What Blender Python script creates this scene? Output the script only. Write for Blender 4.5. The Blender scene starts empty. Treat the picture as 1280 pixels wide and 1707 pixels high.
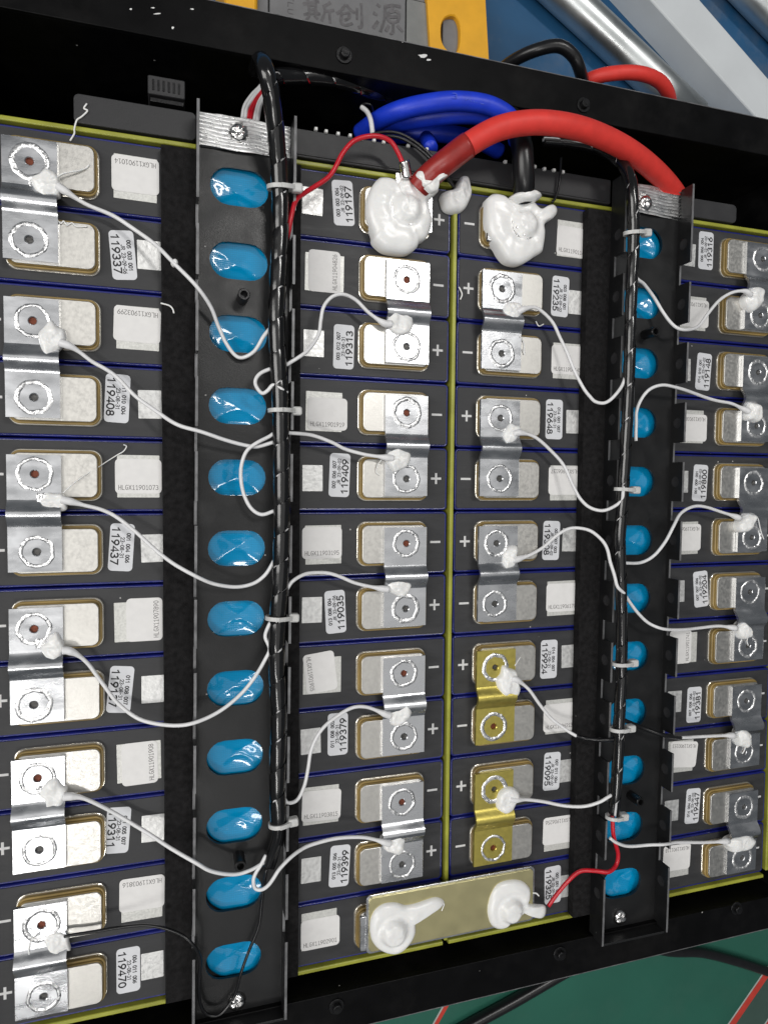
import bpy, bmesh, math, random
from mathutils import Vector, Matrix, noise as mnoise

random.seed(7)
S = 0.001                                   # everything below is written in millimetres
scene = bpy.context.scene
C = scene.collection

# ------------------------------------------------------------------ camera
CAM_R = Matrix(((0.95428699, 0.00495006, -0.29885085),
                (0.00904686, 0.99892637, 0.04543419),
                (0.29875490, -0.04606091, 0.95321766)))
CAM_C = Vector((-151.9829, 52.5634, 357.9409))          # mm
FPX, IW, IH = 1130.0, 1280.0, 1707.0
cam_data = bpy.data.cameras.new('camera')
cam_data.sensor_fit = 'HORIZONTAL'
cam_data.sensor_width = 36.0
cam_data.lens = 36.0 * FPX / IW
cam_data.clip_start = 0.01
cam_data.clip_end = 50.0
cam = bpy.data.objects.new('camera', cam_data)
C.objects.link(cam)
cam.matrix_world = Matrix.Translation(CAM_C * S) @ CAM_R.to_4x4()
scene.camera = cam

# ------------------------------------------------------------------ ambient room light, ceiling lamps, side fill, exposure
world = bpy.data.worlds.new('World')
scene.world = world
world.use_nodes = True
bg = world.node_tree.nodes['Background']
bg.inputs['Color'].default_value = (0.86, 0.93, 1.0, 1)
bg.inputs['Strength'].default_value = 0.10


def lamp(name, loc, target, sx, sy, power, color=(1, 0.98, 0.95)):
    l = bpy.data.lights.new(name, 'AREA')
    l.shape = 'RECTANGLE'
    l.size, l.size_y = sx, sy
    l.energy = power
    l.color = color
    o = bpy.data.objects.new(name, l)
    C.objects.link(o)
    o.location = loc
    o.rotation_euler = (Vector(target) - Vector(loc)).to_track_quat('-Z', 'Y').to_euler()
    return o


# the workshop's lighting: a broad bright ceiling field, two tube fittings below it, plus an added side fill
lamp('ceiling_or_fill_light', (-0.15, -0.25, 2.25), (-0.15, -0.25, 0), 2.7, 2.6, 11)
lamp('ceiling_or_fill_light', (0.45, 0.86, 2.1), (0.1, 0.2, 0), 0.8, 0.16, 12)
lamp('ceiling_or_fill_light', (-0.75, -1.05, 2.1), (-0.2, 0, 0), 1.0, 0.16, 9)
lamp('ceiling_or_fill_light', (-1.75, 0.2, 1.55), (-0.1, 0, 0), 0.9, 1.6, 24)  # added fill from the left, oblique so flat metal does not mirror it

vs = scene.view_settings
vs.view_transform = 'Standard'
vs.look = 'None'
vs.gamma = 1.0
vs.exposure = 0.1
vs.use_curve_mapping = False
scene.cycles.use_denoising = True
scene.cycles.max_bounces = 8


# ------------------------------------------------------------------ helpers
def P(u, v, z=0.0):
    """photo pixel -> point (mm) on the horizontal plane at height z"""
    d = CAM_R @ Vector(((u - IW / 2) / FPX, -(v - IH / 2) / FPX, -1.0))
    t = (z - CAM_C.z) / d.z
    return CAM_C + d * t


def tag(o, label=None, cat=None, group=None, kind=None):
    if label: o['label'] = label
    if cat: o['category'] = cat
    if group: o['group'] = group
    if kind: o['kind'] = kind
    return o


def empty(name, loc, rz=0.0):
    o = bpy.data.objects.new(name, None)
    C.objects.link(o)
    o.location = Vector(loc) * S
    o.rotation_euler = (0, 0, rz)
    o.empty_display_size = 0.01
    o['origin_mm'] = tuple(loc)
    return o


def org(parent):
    return Vector(parent['origin_mm'])


def link(name, me, mat, parent=None, loc=(0, 0, 0), rz=0.0):
    o = bpy.data.objects.new(name, me)
    C.objects.link(o)
    if mat is not None and not me.materials:
        me.materials.append(mat)
    o.location = Vector(loc) * S
    o.rotation_euler = (0, 0, rz)
    if parent is not None:
        o.parent = parent
    return o


def to_mesh(name, verts, faces, smooth=False):
    me = bpy.data.meshes.new(name)
    me.from_pydata([tuple(Vector(v) * S) for v in verts], [], faces)
    me.update()
    if smooth:
        me.polygons.foreach_set('use_smooth', [True] * len(me.polygons))
    return me


def fix_normals(me, doubles=0.0):
    bm = bmesh.new()
    bm.from_mesh(me)
    if doubles:
        bmesh.ops.remove_doubles(bm, verts=bm.verts, dist=doubles * S)
    bmesh.ops.recalc_face_normals(bm, faces=bm.faces)
    bm.to_mesh(me)
    bm.free()
    return me


def mesh_obj(name, verts, faces, mat, parent=None, smooth=False, loc=None, rz=0.0, fix=True, doubles=0.0):
    """verts are world mm when loc is None (origin goes to the bottom centre), else local to loc"""
    if loc is None:
        vs_ = [Vector(v) for v in verts]
        if parent is None:
            lo = Vector((min(v.x for v in vs_), min(v.y for v in vs_), min(v.z for v in vs_)))
            hi = Vector((max(v.x for v in vs_), max(v.y for v in vs_), max(v.z for v in vs_)))
            loc = Vector(((lo.x + hi.x) / 2, (lo.y + hi.y) / 2, lo.z))
            verts = [v - loc for v in vs_]
        else:
            o0 = org(parent)
            verts = [v - o0 for v in vs_]
            loc = (0, 0, 0)
    me = to_mesh(name, verts, faces, smooth)
    if fix:
        fix_normals(me, doubles)
    return link(name, me, mat, parent, loc, rz)


def rrect(w, h, r, n=5, cx=0.0, cy=0.0):
    pts = []
    for (sx, sy, a0) in ((1, 1, 0), (-1, 1, 90), (-1, -1, 180), (1, -1, 270)):
        ox, oy = cx + sx * (w / 2 - r), cy + sy * (h / 2 - r)
        for i in range(n + 1):
            a = math.radians(a0 + 90.0 * i / n)
            pts.append((ox + r * math.cos(a), oy + r * math.sin(a)))
    return pts


def inset(pts, d):
    n = len(pts)
    cx = sum(p[0] for p in pts) / n
    cy = sum(p[1] for p in pts) / n
    out = []
    for i, p in enumerate(pts):
        a, b = Vector(pts[i - 1]), Vector(pts[(i + 1) % n])
        t = (b - a)
        if t.length < 1e-9:
            t = Vector((1, 0))
        t.normalize()
        nrm = Vector((t.y, -t.x))
        out.append((p[0] - nrm.x * d, p[1] - nrm.y * d))
    return out


def prism_geo(pts, z0, z1, bev=0.0, bottom=True):
    n = len(pts)
    rings = [(pts, z0)]
    if bev > 0:
        rings += [(pts, z1 - bev), (inset(pts, bev * 0.45), z1 - bev * 0.3), (inset(pts, bev), z1)]
    else:
        rings += [(pts, z1)]
    v, f = [], []
    for pr, z in rings:
        v += [(p[0], p[1], z) for p in pr]
    for k in range(len(rings) - 1):
        for i in range(n):
            j = (i + 1) % n
            f.append((k * n + i, k * n + j, (k + 1) * n + j, (k + 1) * n + i))
    f.append(tuple(range((len(rings) - 1) * n, len(rings) * n)))
    if bottom:
        f.append(tuple(reversed(range(n))))
    return v, f


def box_geo(x0, x1, y0, y1, z0, z1, bev=0.0):
    return prism_geo([(x0, y0), (x1, y0), (x1, y1), (x0, y1)], z0, z1, bev)


def join_geo(parts):
    v, f = [], []
    for pv, pf in parts:
        o = len(v)
        v += list(pv)
        f += [tuple(i + o for i in q) for q in pf]
    return v, f


def catmull(pts, n=8):
    P_ = [Vector(p) for p in pts]
    if len(P_) < 3:
        return P_
    out = []
    Q = [P_[0] * 2 - P_[1]] + P_ + [P_[-1] * 2 - P_[-2]]
    for i in range(1, len(Q) - 2):
        p0, p1, p2, p3 = Q[i - 1], Q[i], Q[i + 1], Q[i + 2]
        for k in range(n):
            t = k / n
            out.append(0.5 * ((2 * p1) + (p2 - p0) * t + (2 * p0 - 5 * p1 + 4 * p2 - p3) * t * t +
                              (3 * p1 - p0 - 3 * p2 + p3) * t ** 3))
    out.append(P_[-1])
    return out


def frames(path):
    """tangent + parallel-transported normals"""
    n = len(path)
    T = []
    for i in range(n):
        a, b = path[max(0, i - 1)], path[min(n - 1, i + 1)]
        t = b - a
        T.append(t.normalized() if t.length > 1e-9 else Vector((0, 1, 0)))
    up = Vector((0, 0, 1))
    if abs(T[0].dot(up)) > 0.95:
        up = Vector((1, 0, 0))
    N = [(up - T[0] * up.dot(T[0])).normalized()]
    for i in range(1, n):
        v = N[-1] - T[i] * N[-1].dot(T[i])
        N.append(v.normalized() if v.length > 1e-9 else N[-1])
    return T, N, [T[i].cross(N[i]) for i in range(n)]


def tube_geo(path, r, seg=10, cap=True, radii=None):
    T, N, B = frames(path)
    v, f = [], []
    for i, p in enumerate(path):
        rr = radii[i] if radii else r
        for k in range(seg):
            a = 2 * math.pi * k / seg
            v.append(p + N[i] * (rr * math.cos(a)) + B[i] * (rr * math.sin(a)))
    for i in range(len(path) - 1):
        for k in range(seg):
            j = (k + 1) % seg
            f.append((i * seg + k, i * seg + j, (i + 1) * seg + j, (i + 1) * seg + k))
    if cap:
        f.append(tuple(reversed(range(seg))))
        f.append(tuple(range((len(path) - 1) * seg, len(path) * seg)))
    return v, f


def px_path(pts, n=8):
    return catmull([P(u, v, z) for u, v, z in pts], n)


def cyl_geo(cx, cy, r, z0, z1, seg=24, bev=0.0):
    pts = [(cx + r * math.cos(2 * math.pi * i / seg), cy + r * math.sin(2 * math.pi * i / seg)) for i in range(seg)]
    return prism_geo(pts, z0, z1, bev)


# ------------------------------------------------------------------ materials (procedural)
def new_mat(name):
    m = bpy.data.materials.new(name)
    m.use_nodes = True
    nt = m.node_tree
    return m, nt, nt.nodes['Principled BSDF']


def N_(nt, t, **kw):
    n = nt.nodes.new(t)
    for k, v in kw.items():
        setattr(n, k, v)
    return n


def material(name, color, rough=0.5, metal=0.0, var=0.12, scale=120.0, stretch=(1, 1, 1), bump=0.0, bscale=None,
             rvar=0.0, coat=0.0, sss=0.0, spec=0.5, color2=None, detail=4.0, specks=0.0, wear=0.0):
    m, nt, b = new_mat(name)
    b.inputs['Metallic'].default_value = metal
    b.inputs['Specular IOR Level'].default_value = spec
    b.inputs['Coat Weight'].default_value = coat
    b.inputs['Coat Roughness'].default_value = 0.12
    if sss:
        b.inputs['Subsurface Weight'].default_value = sss
        b.inputs['Subsurface Radius'].default_value = (0.002, 0.0018, 0.0016)
    tc = N_(nt, 'ShaderNodeTexCoord')
    geo = N_(nt, 'ShaderNodeNewGeometry')
    mp = N_(nt, 'ShaderNodeMapping')
    mp.inputs['Scale'].default_value = stretch
    nt.links.new(geo.outputs['Position'], mp.inputs['Vector'])
    nz = N_(nt, 'ShaderNodeTexNoise')
    nz.inputs['Scale'].default_value = scale
    nz.inputs['Detail'].default_value = detail
    nt.links.new(mp.outputs['Vector'], nz.inputs['Vector'])
    mr = N_(nt, 'ShaderNodeMapRange')
    mr.inputs['From Min'].default_value = 0.3
    mr.inputs['From Max'].default_value = 0.7
    nt.links.new(nz.outputs['Fac'], mr.inputs['Value'])
    mix = N_(nt, 'ShaderNodeMix', data_type='RGBA')
    c = Vector(color)
    c2 = Vector(color2) if color2 else c * (1 + var)
    c1 = c if color2 else c * (1 - var)
    mix.inputs['A'].default_value = (*c1, 1)
    mix.inputs['B'].default_value = (*[min(1.0, x) for x in c2], 1)
    nt.links.new(mr.outputs['Result'], mix.inputs['Factor'])
    colour = mix.outputs['Result']
    if specks:                                            # lint and dust lying on the surface
        vo = N_(nt, 'ShaderNodeTexVoronoi')
        vo.inputs['Scale'].default_value = 170.0
        nt.links.new(geo.outputs['Position'], vo.inputs['Vector'])
        lt = N_(nt, 'ShaderNodeMath', operation='LESS_THAN')
        lt.inputs[1].default_value = 0.075
        nt.links.new(vo.outputs['Distance'], lt.inputs[0])
        sep = N_(nt, 'ShaderNodeSeparateColor')
        nt.links.new(vo.outputs['Color'], sep.inputs['Color'])
        gt = N_(nt, 'ShaderNodeMath', operation='GREATER_THAN')
        gt.inputs[1].default_value = 1.0 - specks
        nt.links.new(sep.outputs['Red'], gt.inputs[0])
        mu = N_(nt, 'ShaderNodeMath', operation='MULTIPLY')
        nt.links.new(lt.outputs['Value'], mu.inputs[0])
        nt.links.new(gt.outputs['Value'], mu.inputs[1])
        m2 = N_(nt, 'ShaderNodeMix', data_type='RGBA')
        m2.inputs['B'].default_value = (0.42, 0.41, 0.40, 1)
        nt.links.new(colour, m2.inputs['A'])
        nt.links.new(mu.outputs['Value'], m2.inputs['Factor'])
        colour = m2.outputs['Result']
    if wear:                                              # dusty rubbed patches
        nw = N_(nt, 'ShaderNodeTexNoise')
        nw.inputs['Scale'].default_value = 26.0
        nw.inputs['Detail'].default_value = 7.0
        nw.inputs['Roughness'].default_value = 0.7
        nt.links.new(geo.outputs['Position'], nw.inputs['Vector'])
        rw = N_(nt, 'ShaderNodeMapRange')
        rw.inputs['From Min'].default_value = 0.5
        rw.inputs['From Max'].default_value = 0.8
        rw.inputs['To Max'].default_value = wear
        nt.links.new(nw.outputs['Fac'], rw.inputs['Value'])
        m3 = N_(nt, 'ShaderNodeMix', data_type='RGBA')
        m3.inputs['B'].default_value = (0.22, 0.21, 0.20, 1)
        nt.links.new(colour, m3.inputs['A'])
        nt.links.new(rw.outputs['Result'], m3.inputs['Factor'])
        colour = m3.outputs['Result']
    nt.links.new(colour, b.inputs['Base Color'])
    if rvar:
        r2 = N_(nt, 'ShaderNodeMapRange')
        r2.inputs['From Min'].default_value = 0.3
        r2.inputs['From Max'].default_value = 0.7
        r2.inputs['To Min'].default_value = max(0.02, rough - rvar)
        r2.inputs['To Max'].default_value = min(1.0, rough + rvar)
        nt.links.new(nz.outputs['Fac'], r2.inputs['Value'])
        nt.links.new(r2.outputs['Result'], b.inputs['Roughness'])
    else:
        b.inputs['Roughness'].default_value = rough
    if bump:
        n2 = N_(nt, 'ShaderNodeTexNoise')
        n2.inputs['Scale'].default_value = bscale or scale * 3
        n2.inputs['Detail'].default_value = 3.0
        nt.links.new(mp.outputs['Vector'], n2.inputs['Vector'])
        bp = N_(nt, 'ShaderNodeBump')
        bp.inputs['Strength'].default_value = bump
        bp.inputs['Distance'].default_value = 0.0004
        nt.links.new(n2.outputs['Fac'], bp.inputs['Height'])
        nt.links.new(bp.outputs['Normal'], b.inputs['Normal'])
    return m


M = {}
M['film'] = material('blue_film', (0.009, 0.014, 0.15), 0.28, var=0.25, scale=60, bump=0.25, bscale=140, coat=0.5)
M['top'] = material('cell_top_black', (0.035, 0.0355, 0.038), 0.52, var=0.16, scale=160, stretch=(0.35, 1.6, 1), bump=0.18, bscale=900, rvar=0.07, spec=0.4, specks=0.05, wear=0.06)
M['foam'] = material('black_foam', (0.012, 0.0115, 0.012), 0.92, var=0.4, scale=350, bump=0.8, bscale=1300, spec=0.15, specks=0.05)
M['coat'] = material('powder_coat_black', (0.0095, 0.0098, 0.0105), 0.36, var=0.12, scale=90, bump=0.16, bscale=2200, rvar=0.07, spec=0.42, specks=0.06, wear=0.05)
M['case'] = material('case_black', (0.0030, 0.0030, 0.0033), 0.40, var=0.2, scale=70, bump=0.1, bscale=2400, rvar=0.06, spec=0.10, specks=0.05, wear=0.035)
M['module'] = material('module_grey', (0.024, 0.024, 0.026), 0.5, var=0.1, scale=120, bump=0.15, bscale=1500, rvar=0.05, specks=0.05, wear=0.05)
M['edge'] = material('worn_edge_highlight', (0.16, 0.16, 0.165), 0.45, 0.3, var=0.35, scale=160)  # pale grey for bare case wear and for painted rail edge highlights
M['pad'] = material('terminal_aluminium', (0.66, 0.645, 0.61), 0.40, 0.97, var=0.05, scale=600, bump=0.08, bscale=1500, rvar=0.07)
M['bus'] = material('busbar_aluminium', (0.62, 0.63, 0.65), 0.27, 0.97, var=0.06, scale=130, stretch=(0.5, 1.2, 1), bump=0.05, bscale=1100, rvar=0.10)
M['bus_yellow_reflection'] = material('busbar_yellow_reflection', (0.62, 0.52, 0.13), 0.34, 0.85, var=0.06, scale=420, bump=0.08, bscale=900, rvar=0.06)  # yellow reflection painted into the metal colour
M['goldplate'] = material('gold_plate', (0.66, 0.60, 0.33), 0.36, 0.85, var=0.04, scale=90, bump=0.03, bscale=1500, rvar=0.05)
M['weld'] = material('weld_seam', (0.84, 0.84, 0.85), 0.32, 0.92, var=0.25, scale=500, bump=0.5, bscale=1100, rvar=0.12)
M['amber'] = material('terminal_amber', (0.30, 0.21, 0.075), 0.35, var=0.3, scale=45, bump=0.15, bscale=500, spec=0.5)
M['rim'] = material('terminal_rim', (0.80, 0.76, 0.68), 0.2, 0.85, var=0.12, scale=200, bump=0.2, bscale=500)
M['silicone'] = material('white_silicone', (0.86, 0.86, 0.85), 0.26, var=0.02, scale=300, bump=0.10, bscale=260, sss=0.35, spec=0.5)
M['wire'] = material('white_wire', (0.79, 0.79, 0.80), 0.33, var=0.05, scale=200, bump=0.1, bscale=600)
M['redwire'] = material('red_wire', (0.55, 0.012, 0.025), 0.33, var=0.1, scale=200)
M['blackwire'] = material('black_wire', (0.008, 0.008, 0.009), 0.3, var=0.2, scale=200)
M['redcable'] = material('red_cable', (0.72, 0.046, 0.036), 0.5, var=0.08, scale=150, bump=0.15, bscale=500, spec=0.4)
M['redsleeve'] = material('red_heat_shrink', (0.30, 0.020, 0.016), 0.35, var=0.15, scale=150, bump=0.2, bscale=300)
M['bluecable'] = material('blue_cable', (0.010, 0.045, 0.62), 0.42, var=0.1, scale=150, bump=0.12, bscale=500)
M['blueink'] = material('blue_cable_print', (0.06, 0.11, 0.62), 0.5, var=0.1)
M['wrap'] = material('spiral_wrap', (0.006, 0.006, 0.0065), 0.17, var=0.2, scale=90, bump=0.12, bscale=260, coat=0.4)
M['nylon'] = material('nylon_white', (0.58, 0.58, 0.57), 0.36, var=0.05, scale=300, sss=0.3, bump=0.1)
M['board'] = material('epoxy_board', (0.33, 0.34, 0.045), 0.36, var=0.25, scale=45, bump=0.12, bscale=700, spec=0.5)
M['label'] = material('label_white', (0.80, 0.79, 0.78), 0.55, var=0.03, scale=250, bump=0.08, bscale=400)
M['numlabel'] = material('number_label', (0.70, 0.71, 0.74), 0.45, var=0.03, scale=250, bump=0.08, bscale=400)
M['backlabel'] = material('old_label', (0.66, 0.66, 0.63), 0.4, 0.25, var=0.12, scale=900, bump=0.3, bscale=900)
M['foilsticker'] = material('foil_sticker', (0.74, 0.74, 0.73), 0.42, 0.55, var=0.12, scale=500, bump=0.5, bscale=380, rvar=0.1)
M['ink'] = material('label_ink', (0.012, 0.012, 0.014), 0.6, var=0.1)
M['greyink'] = material('dot_print', (0.16, 0.15, 0.15), 0.6, var=0.1)
M['mark'] = material('printed_mark', (0.66, 0.66, 0.66), 0.6, var=0.06, scale=600)
M['foil'] = material('foil_tape', (0.90, 0.90, 0.90), 0.30, 1.0, var=0.05, scale=300, rvar=0.08)
M['steel'] = material('screw_steel', (0.72, 0.71, 0.70), 0.2, 1.0, var=0.1, scale=300, bump=0.15)
M['copper'] = material('copper_pit', (0.16, 0.042, 0.020), 0.5, 0.5, var=0.3, scale=900, bump=0.6, bscale=900)
M['pit'] = material('weld_pit', (0.09, 0.088, 0.085), 0.45, 0.7, var=0.3, scale=900, bump=0.6, bscale=900)
M['bolt'] = material('black_bolt', (0.014, 0.014, 0.015), 0.32, 0.5, var=0.2, scale=300, bump=0.15)
M['pin'] = material('pin_white', (0.78, 0.78, 0.76), 0.4, var=0.05)
M['flake'] = material('white_flake', (0.75, 0.75, 0.74), 0.6, var=0.1)
M['greenmat'] = material('green_mat', (0.018, 0.11, 0.076), 0.5, var=0.2, scale=7, bump=0.15, bscale=900, detail=6, specks=0.03, wear=0.06)
M['greymat'] = material('grey_green_mat', (0.045, 0.085, 0.070), 0.55, var=0.14, scale=9, bump=0.15, bscale=900, detail=6)
M['redline'] = material('red_line', (0.50, 0.045, 0.03), 0.5, var=0.1)
M['paleline'] = material('pale_line', (0.40, 0.42, 0.40), 0.5, var=0.1)
M['bluebench'] = material('blue_bench', (0.012, 0.085, 0.20), 0.55, var=0.25, scale=14, bump=0.1, bscale=500, detail=6, wear=0.35)
M['tube'] = material('steel_tube', (0.66, 0.69, 0.69), 0.36, 0.95, var=0.10, scale=30, bump=0.06, bscale=160, rvar=0.1)
M['beam'] = material('beam_paint', (0.62, 0.65, 0.67), 0.5, var=0.06, scale=25)
M['metergrey'] = material('meter_grey', (0.17, 0.17, 0.175), 0.6, var=0.08, scale=120, bump=0.12, bscale=1200)
M['metergrey2'] = material('meter_button', (0.21, 0.215, 0.21), 0.6, var=0.08, scale=120)
M['meteryellow'] = material('meter_yellow', (0.80, 0.40, 0.015), 0.5, var=0.06, scale=100, bump=0.1, bscale=900)
M['marker'] = material('faded_marker', (0.12, 0.115, 0.12), 0.65, var=0.25, scale=300)


def vent_material():
    m, nt, b = new_mat('vent_film')
    b.inputs['Base Color'].default_value = (0.001, 0.29, 0.58, 1)
    b.inputs['Roughness'].default_value = 0.2
    b.inputs['Specular IOR Level'].default_value = 0.25
    b.inputs['Coat Weight'].default_value = 0.9
    b.inputs['Coat Roughness'].default_value = 0.05
    geo = N_(nt, 'ShaderNodeNewGeometry')
    w1 = N_(nt, 'ShaderNodeTexWave', wave_type='BANDS', bands_direction='X')
    w2 = N_(nt, 'ShaderNodeTexWave', wave_type='BANDS', bands_direction='Y')
    add = N_(nt, 'ShaderNodeMath', operation='ADD')
    for w in (w1, w2):
        w.inputs['Scale'].default_value = 330.0
        nt.links.new(geo.outputs['Position'], w.inputs['Vector'])
    nt.links.new(w1.outputs['Fac'], add.inputs[0])
    nt.links.new(w2.outputs['Fac'], add.inputs[1])
    mr = N_(nt, 'ShaderNodeMapRange')
    mr.inputs['From Max'].default_value = 2.0
    mr.inputs['To Min'].default_value = 0.88
    mr.inputs['To Max'].default_value = 1.1
    nt.links.new(add.outputs['Value'], mr.inputs['Value'])
    mx = N_(nt, 'ShaderNodeMix', data_type='RGBA', blend_type='MULTIPLY')
    mx.inputs['Factor'].default_value = 1.0
    mx.inputs['A'].default_value = (0.001, 0.29, 0.58, 1)
    nt.links.new(mr.outputs['Result'], mx.inputs['B'])
    nt.links.new(mx.outputs['Result'], b.inputs['Base Color'])
    bp = N_(nt, 'ShaderNodeBump')
    bp.inputs['Strength'].default_value = 0.08
    bp.inputs['Distance'].default_value = 0.0003
    nt.links.new(add.outputs['Value'], bp.inputs['Height'])
    nt.links.new(bp.outputs['Normal'], b.inputs['Normal'])
    return m


M['vent'] = vent_material()


# ------------------------------------------------------------------ lettering: a small single-stroke alphabet
def arc(cx, cy, rx, ry, a0, a1, n=8):
    return [(cx + rx * math.cos(math.radians(a0 + (a1 - a0) * i / n)), cy + ry * math.sin(math.radians(a0 + (a1 - a0) * i / n))) for i in range(n + 1)]


GLYPH = {
    '0': [arc(.3, .5, .29, .5, 90, 450, 16)],
    '1': [[(.10, .76), (.36, 1), (.36, 0)]],
    '2': [arc(.3, .72, .27, .28, 170, -35, 8) + [(.03, 0), (.6, 0)]],
    '3': [arc(.28, .745, .25, .255, 150, -90, 8) + arc(.28, .245, .29, .245, 90, -150, 8)[1:]],
    '4': [[(.47, 0), (.47, 1), (.0, .27), (.64, .27)]],
    '5': [[(.54, 1), (.12, 1), (.07, .55)] + arc(.28, .32, .29, .32, 115, -150, 9)],
    '6': [arc(.3, .3, .28, .3, 150, 510, 14), [(.46, 1), (.2, .66), (.06, .44)]],
    '7': [[(.02, 1), (.58, 1), (.2, 0)]],
    '8': [arc(.3, .75, .23, .25, 90, 450, 14), arc(.3, .26, .29, .26, 90, 450, 14)],
    '9': [arc(.3, .7, .28, .3, -30, 330, 14), [(.14, 0), (.4, .34), (.54, .56)]],
    '-': [[(.1, .44), (.5, .44)]],
    'J': [[(.45, 1), (.45, .25)] + arc(.24, .25, .21, .25, 0, -170, 6)[1:]],
    'R': [[(.05, 0), (.05, 1), (.34, 1)] + arc(.34, .75, .22, .25, 90, -90, 6)[1:] + [(.05, .5)], [(.32, .48), (.6, 0)]],
    'H': [[(.04, 0), (.04, 1)], [(.56, 0), (.56, 1)], [(.04, .52), (.56, .52)]],
    'L': [[(.06, 1), (.06, 0), (.56, 0)]],
    'G': [arc(.32, .5, .29, .5, 50, 330, 12) + [(.6, .46), (.36, .46)]],
    'X': [[(.02, 0), (.58, 1)], [(.02, 1), (.58, 0)]],
    'F': [[(.06, 0), (.06, 1), (.56, 1)], [(.06, .52), (.46, .52)]],
    'U': [[(.05, 1), (.05, .28)] + arc(.3, .28, .25, .28, 180, 360, 8)[1:] + [(.55, 1)]],
    'A': [[(0, 0), (.3, 1), (.6, 0)], [(.12, .36), (.48, .36)]],
    'W': [[(0, 1), (.15, 0), (.3, .8), (.45, 0), (.6, 1)]],
}
SERIF1 = [[(.10, .76), (.34, 1), (.34, 0)], [(.12, 0), (.56, 0)]]


def stroke_geo(pts, w, z):
    P2 = [Vector(p) for p in pts]
    closed = (P2[0] - P2[-1]).length < 1e-6
    if closed:
        P2 = P2[:-1]
    n = len(P2)
    v, f = [], []
    for i in range(n):
        if closed:
            a, b = P2[i - 1], P2[(i + 1) % n]
        else:
            a, b = P2[max(0, i - 1)], P2[min(n - 1, i + 1)]
        d0 = (P2[i] - a).normalized() if (P2[i] - a).length > 1e-9 else (b - P2[i]).normalized()
        d1 = (b - P2[i]).normalized() if (b - P2[i]).length > 1e-9 else d0
        t = (d0 + d1)
        t = t.normalized() if t.length > 1e-6 else d1
        nn = Vector((-t.y, t.x))
        k = min(1.7, 1.0 / max(0.4, nn.dot(Vector((-d1.y, d1.x)))))
        p = P2[i]
        if not closed and i == 0: p = p - d1 * w * 0.35
        if not closed and i == n - 1: p = p + d0 * w * 0.35
        v += [(p.x + nn.x * w / 2 * k, p.y + nn.y * w / 2 * k, z), (p.x - nn.x * w / 2 * k, p.y - nn.y * w / 2 * k, z)]
    m = n if closed else n - 1
    for i in range(m):
        j = (i + 1) % n
        f.append((2 * i, 2 * i + 1, 2 * j + 1, 2 * j))
    return v, f


def text_mesh(lines, name='lettering', serif=False):
    """lines: (string, x centre, y baseline, cap height, fitted width, stroke width mm) -> one mesh, mm"""
    parts = []
    q = 0
    for s, xc, yb, cap, width, sw in lines:
        n = len(s)
        adv = width / (n - 0.2)
        gw = adv * 0.8 / 0.62
        for i, ch in enumerate(s):
            if ch == ' ':
                continue
            gl = SERIF1 if (serif and ch == '1') else GLYPH[ch]
            for st in gl:
                q += 1
                pts = [(xc - width / 2 + i * adv + x * gw, yb + y * cap) for x, y in st]
                parts.append(stroke_geo(pts, sw, 0.012 * (q % 3)))
    v, f = join_geo(parts)
    me = to_mesh(name, v, f)
    fix_up(me)
    return me


def fix_up(me):
    bm = bmesh.new()
    bm.from_mesh(me)
    for fc in bm.faces:
        fc.normal_update()
        if fc.normal.z < 0:
            fc.normal_flip()
    bm.to_mesh(me)
    bm.free()


# ================================================================== THE SURFACE UNDER AND AROUND THE PACK
ZB = -112.0
o = mesh_obj('blue_bench', *box_geo(-500, 900, 60, 1200, ZB - 20, ZB), M['bluebench'])
tag(o, kind='structure')
o = mesh_obj('green_mat', *box_geo(-500, 900, -900, 60, ZB - 20, ZB), M['greenmat'])
tag(o, kind='structure')


# ================================================================== CASE
XL, XR, YB, YT = -244.0, 243.0, -226.0, 261.0        # inner faces of the case walls
ZF, FW, TH = 11.0, 22.0, 1.6
case = empty('battery_case', (0, 17, ZB))
tag(case, 'black sheet metal battery case with outward flange holding the cells', 'case')


def wall(name, x0, x1, y0, y1, z0, z1):
    return mesh_obj(name, *box_geo(x0, x1, y0, y1, z0, z1, 0.35), M['case'], case)


wall('floor_pan', XL, XR, YB, YT, ZB + 0.5, ZB + 2.5)
wall('wall', XL, XR, YT, YT + TH, ZB + 0.5, ZF - TH)
wall('wall', XL, XR, YB - TH, YB, ZB + 0.5, ZF - TH)
wall('wall', XL - TH, XL, YB - TH, YT + TH, ZB + 0.5, ZF - TH)
wall('wall', XR, XR + TH, YB - TH, YT + TH, ZB + 0.5, ZF - TH)
wall('flange', XL - FW, XR + FW, YT, YT + FW, ZF - TH + 0.02, ZF)
wall('flange', XL - FW, XR + FW, YB - FW, YB, ZF - TH + 0.02, ZF)
wall('flange', XL - FW, XL, YB + 0.02, YT - 0.02, ZF - TH + 0.02, ZF)
wall('flange', XR, XR + FW, YB + 0.02, YT - 0.02, ZF - TH + 0.02, ZF)


for (x0, x1, y0, y1) in ((XL - FW, XR + FW, YT + FW, YT + FW + 0.45), (XL - FW, XR + FW, YB - FW - 0.45, YB - FW)):
    mesh_obj('worn_edge_highlight', *box_geo(x0, x1, y0, y1, ZF - TH, ZF - 0.03, 0.1), M['edge'], case)  # pale strip: bare worn lip with its edge highlight in the colour


def hex_pts(cx, cy, r, a0=0.0, n=6):
    return [(cx + r * math.cos(a0 + 2 * math.pi * i / n), cy + r * math.sin(a0 + 2 * math.pi * i / n)) for i in range(n)]


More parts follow.
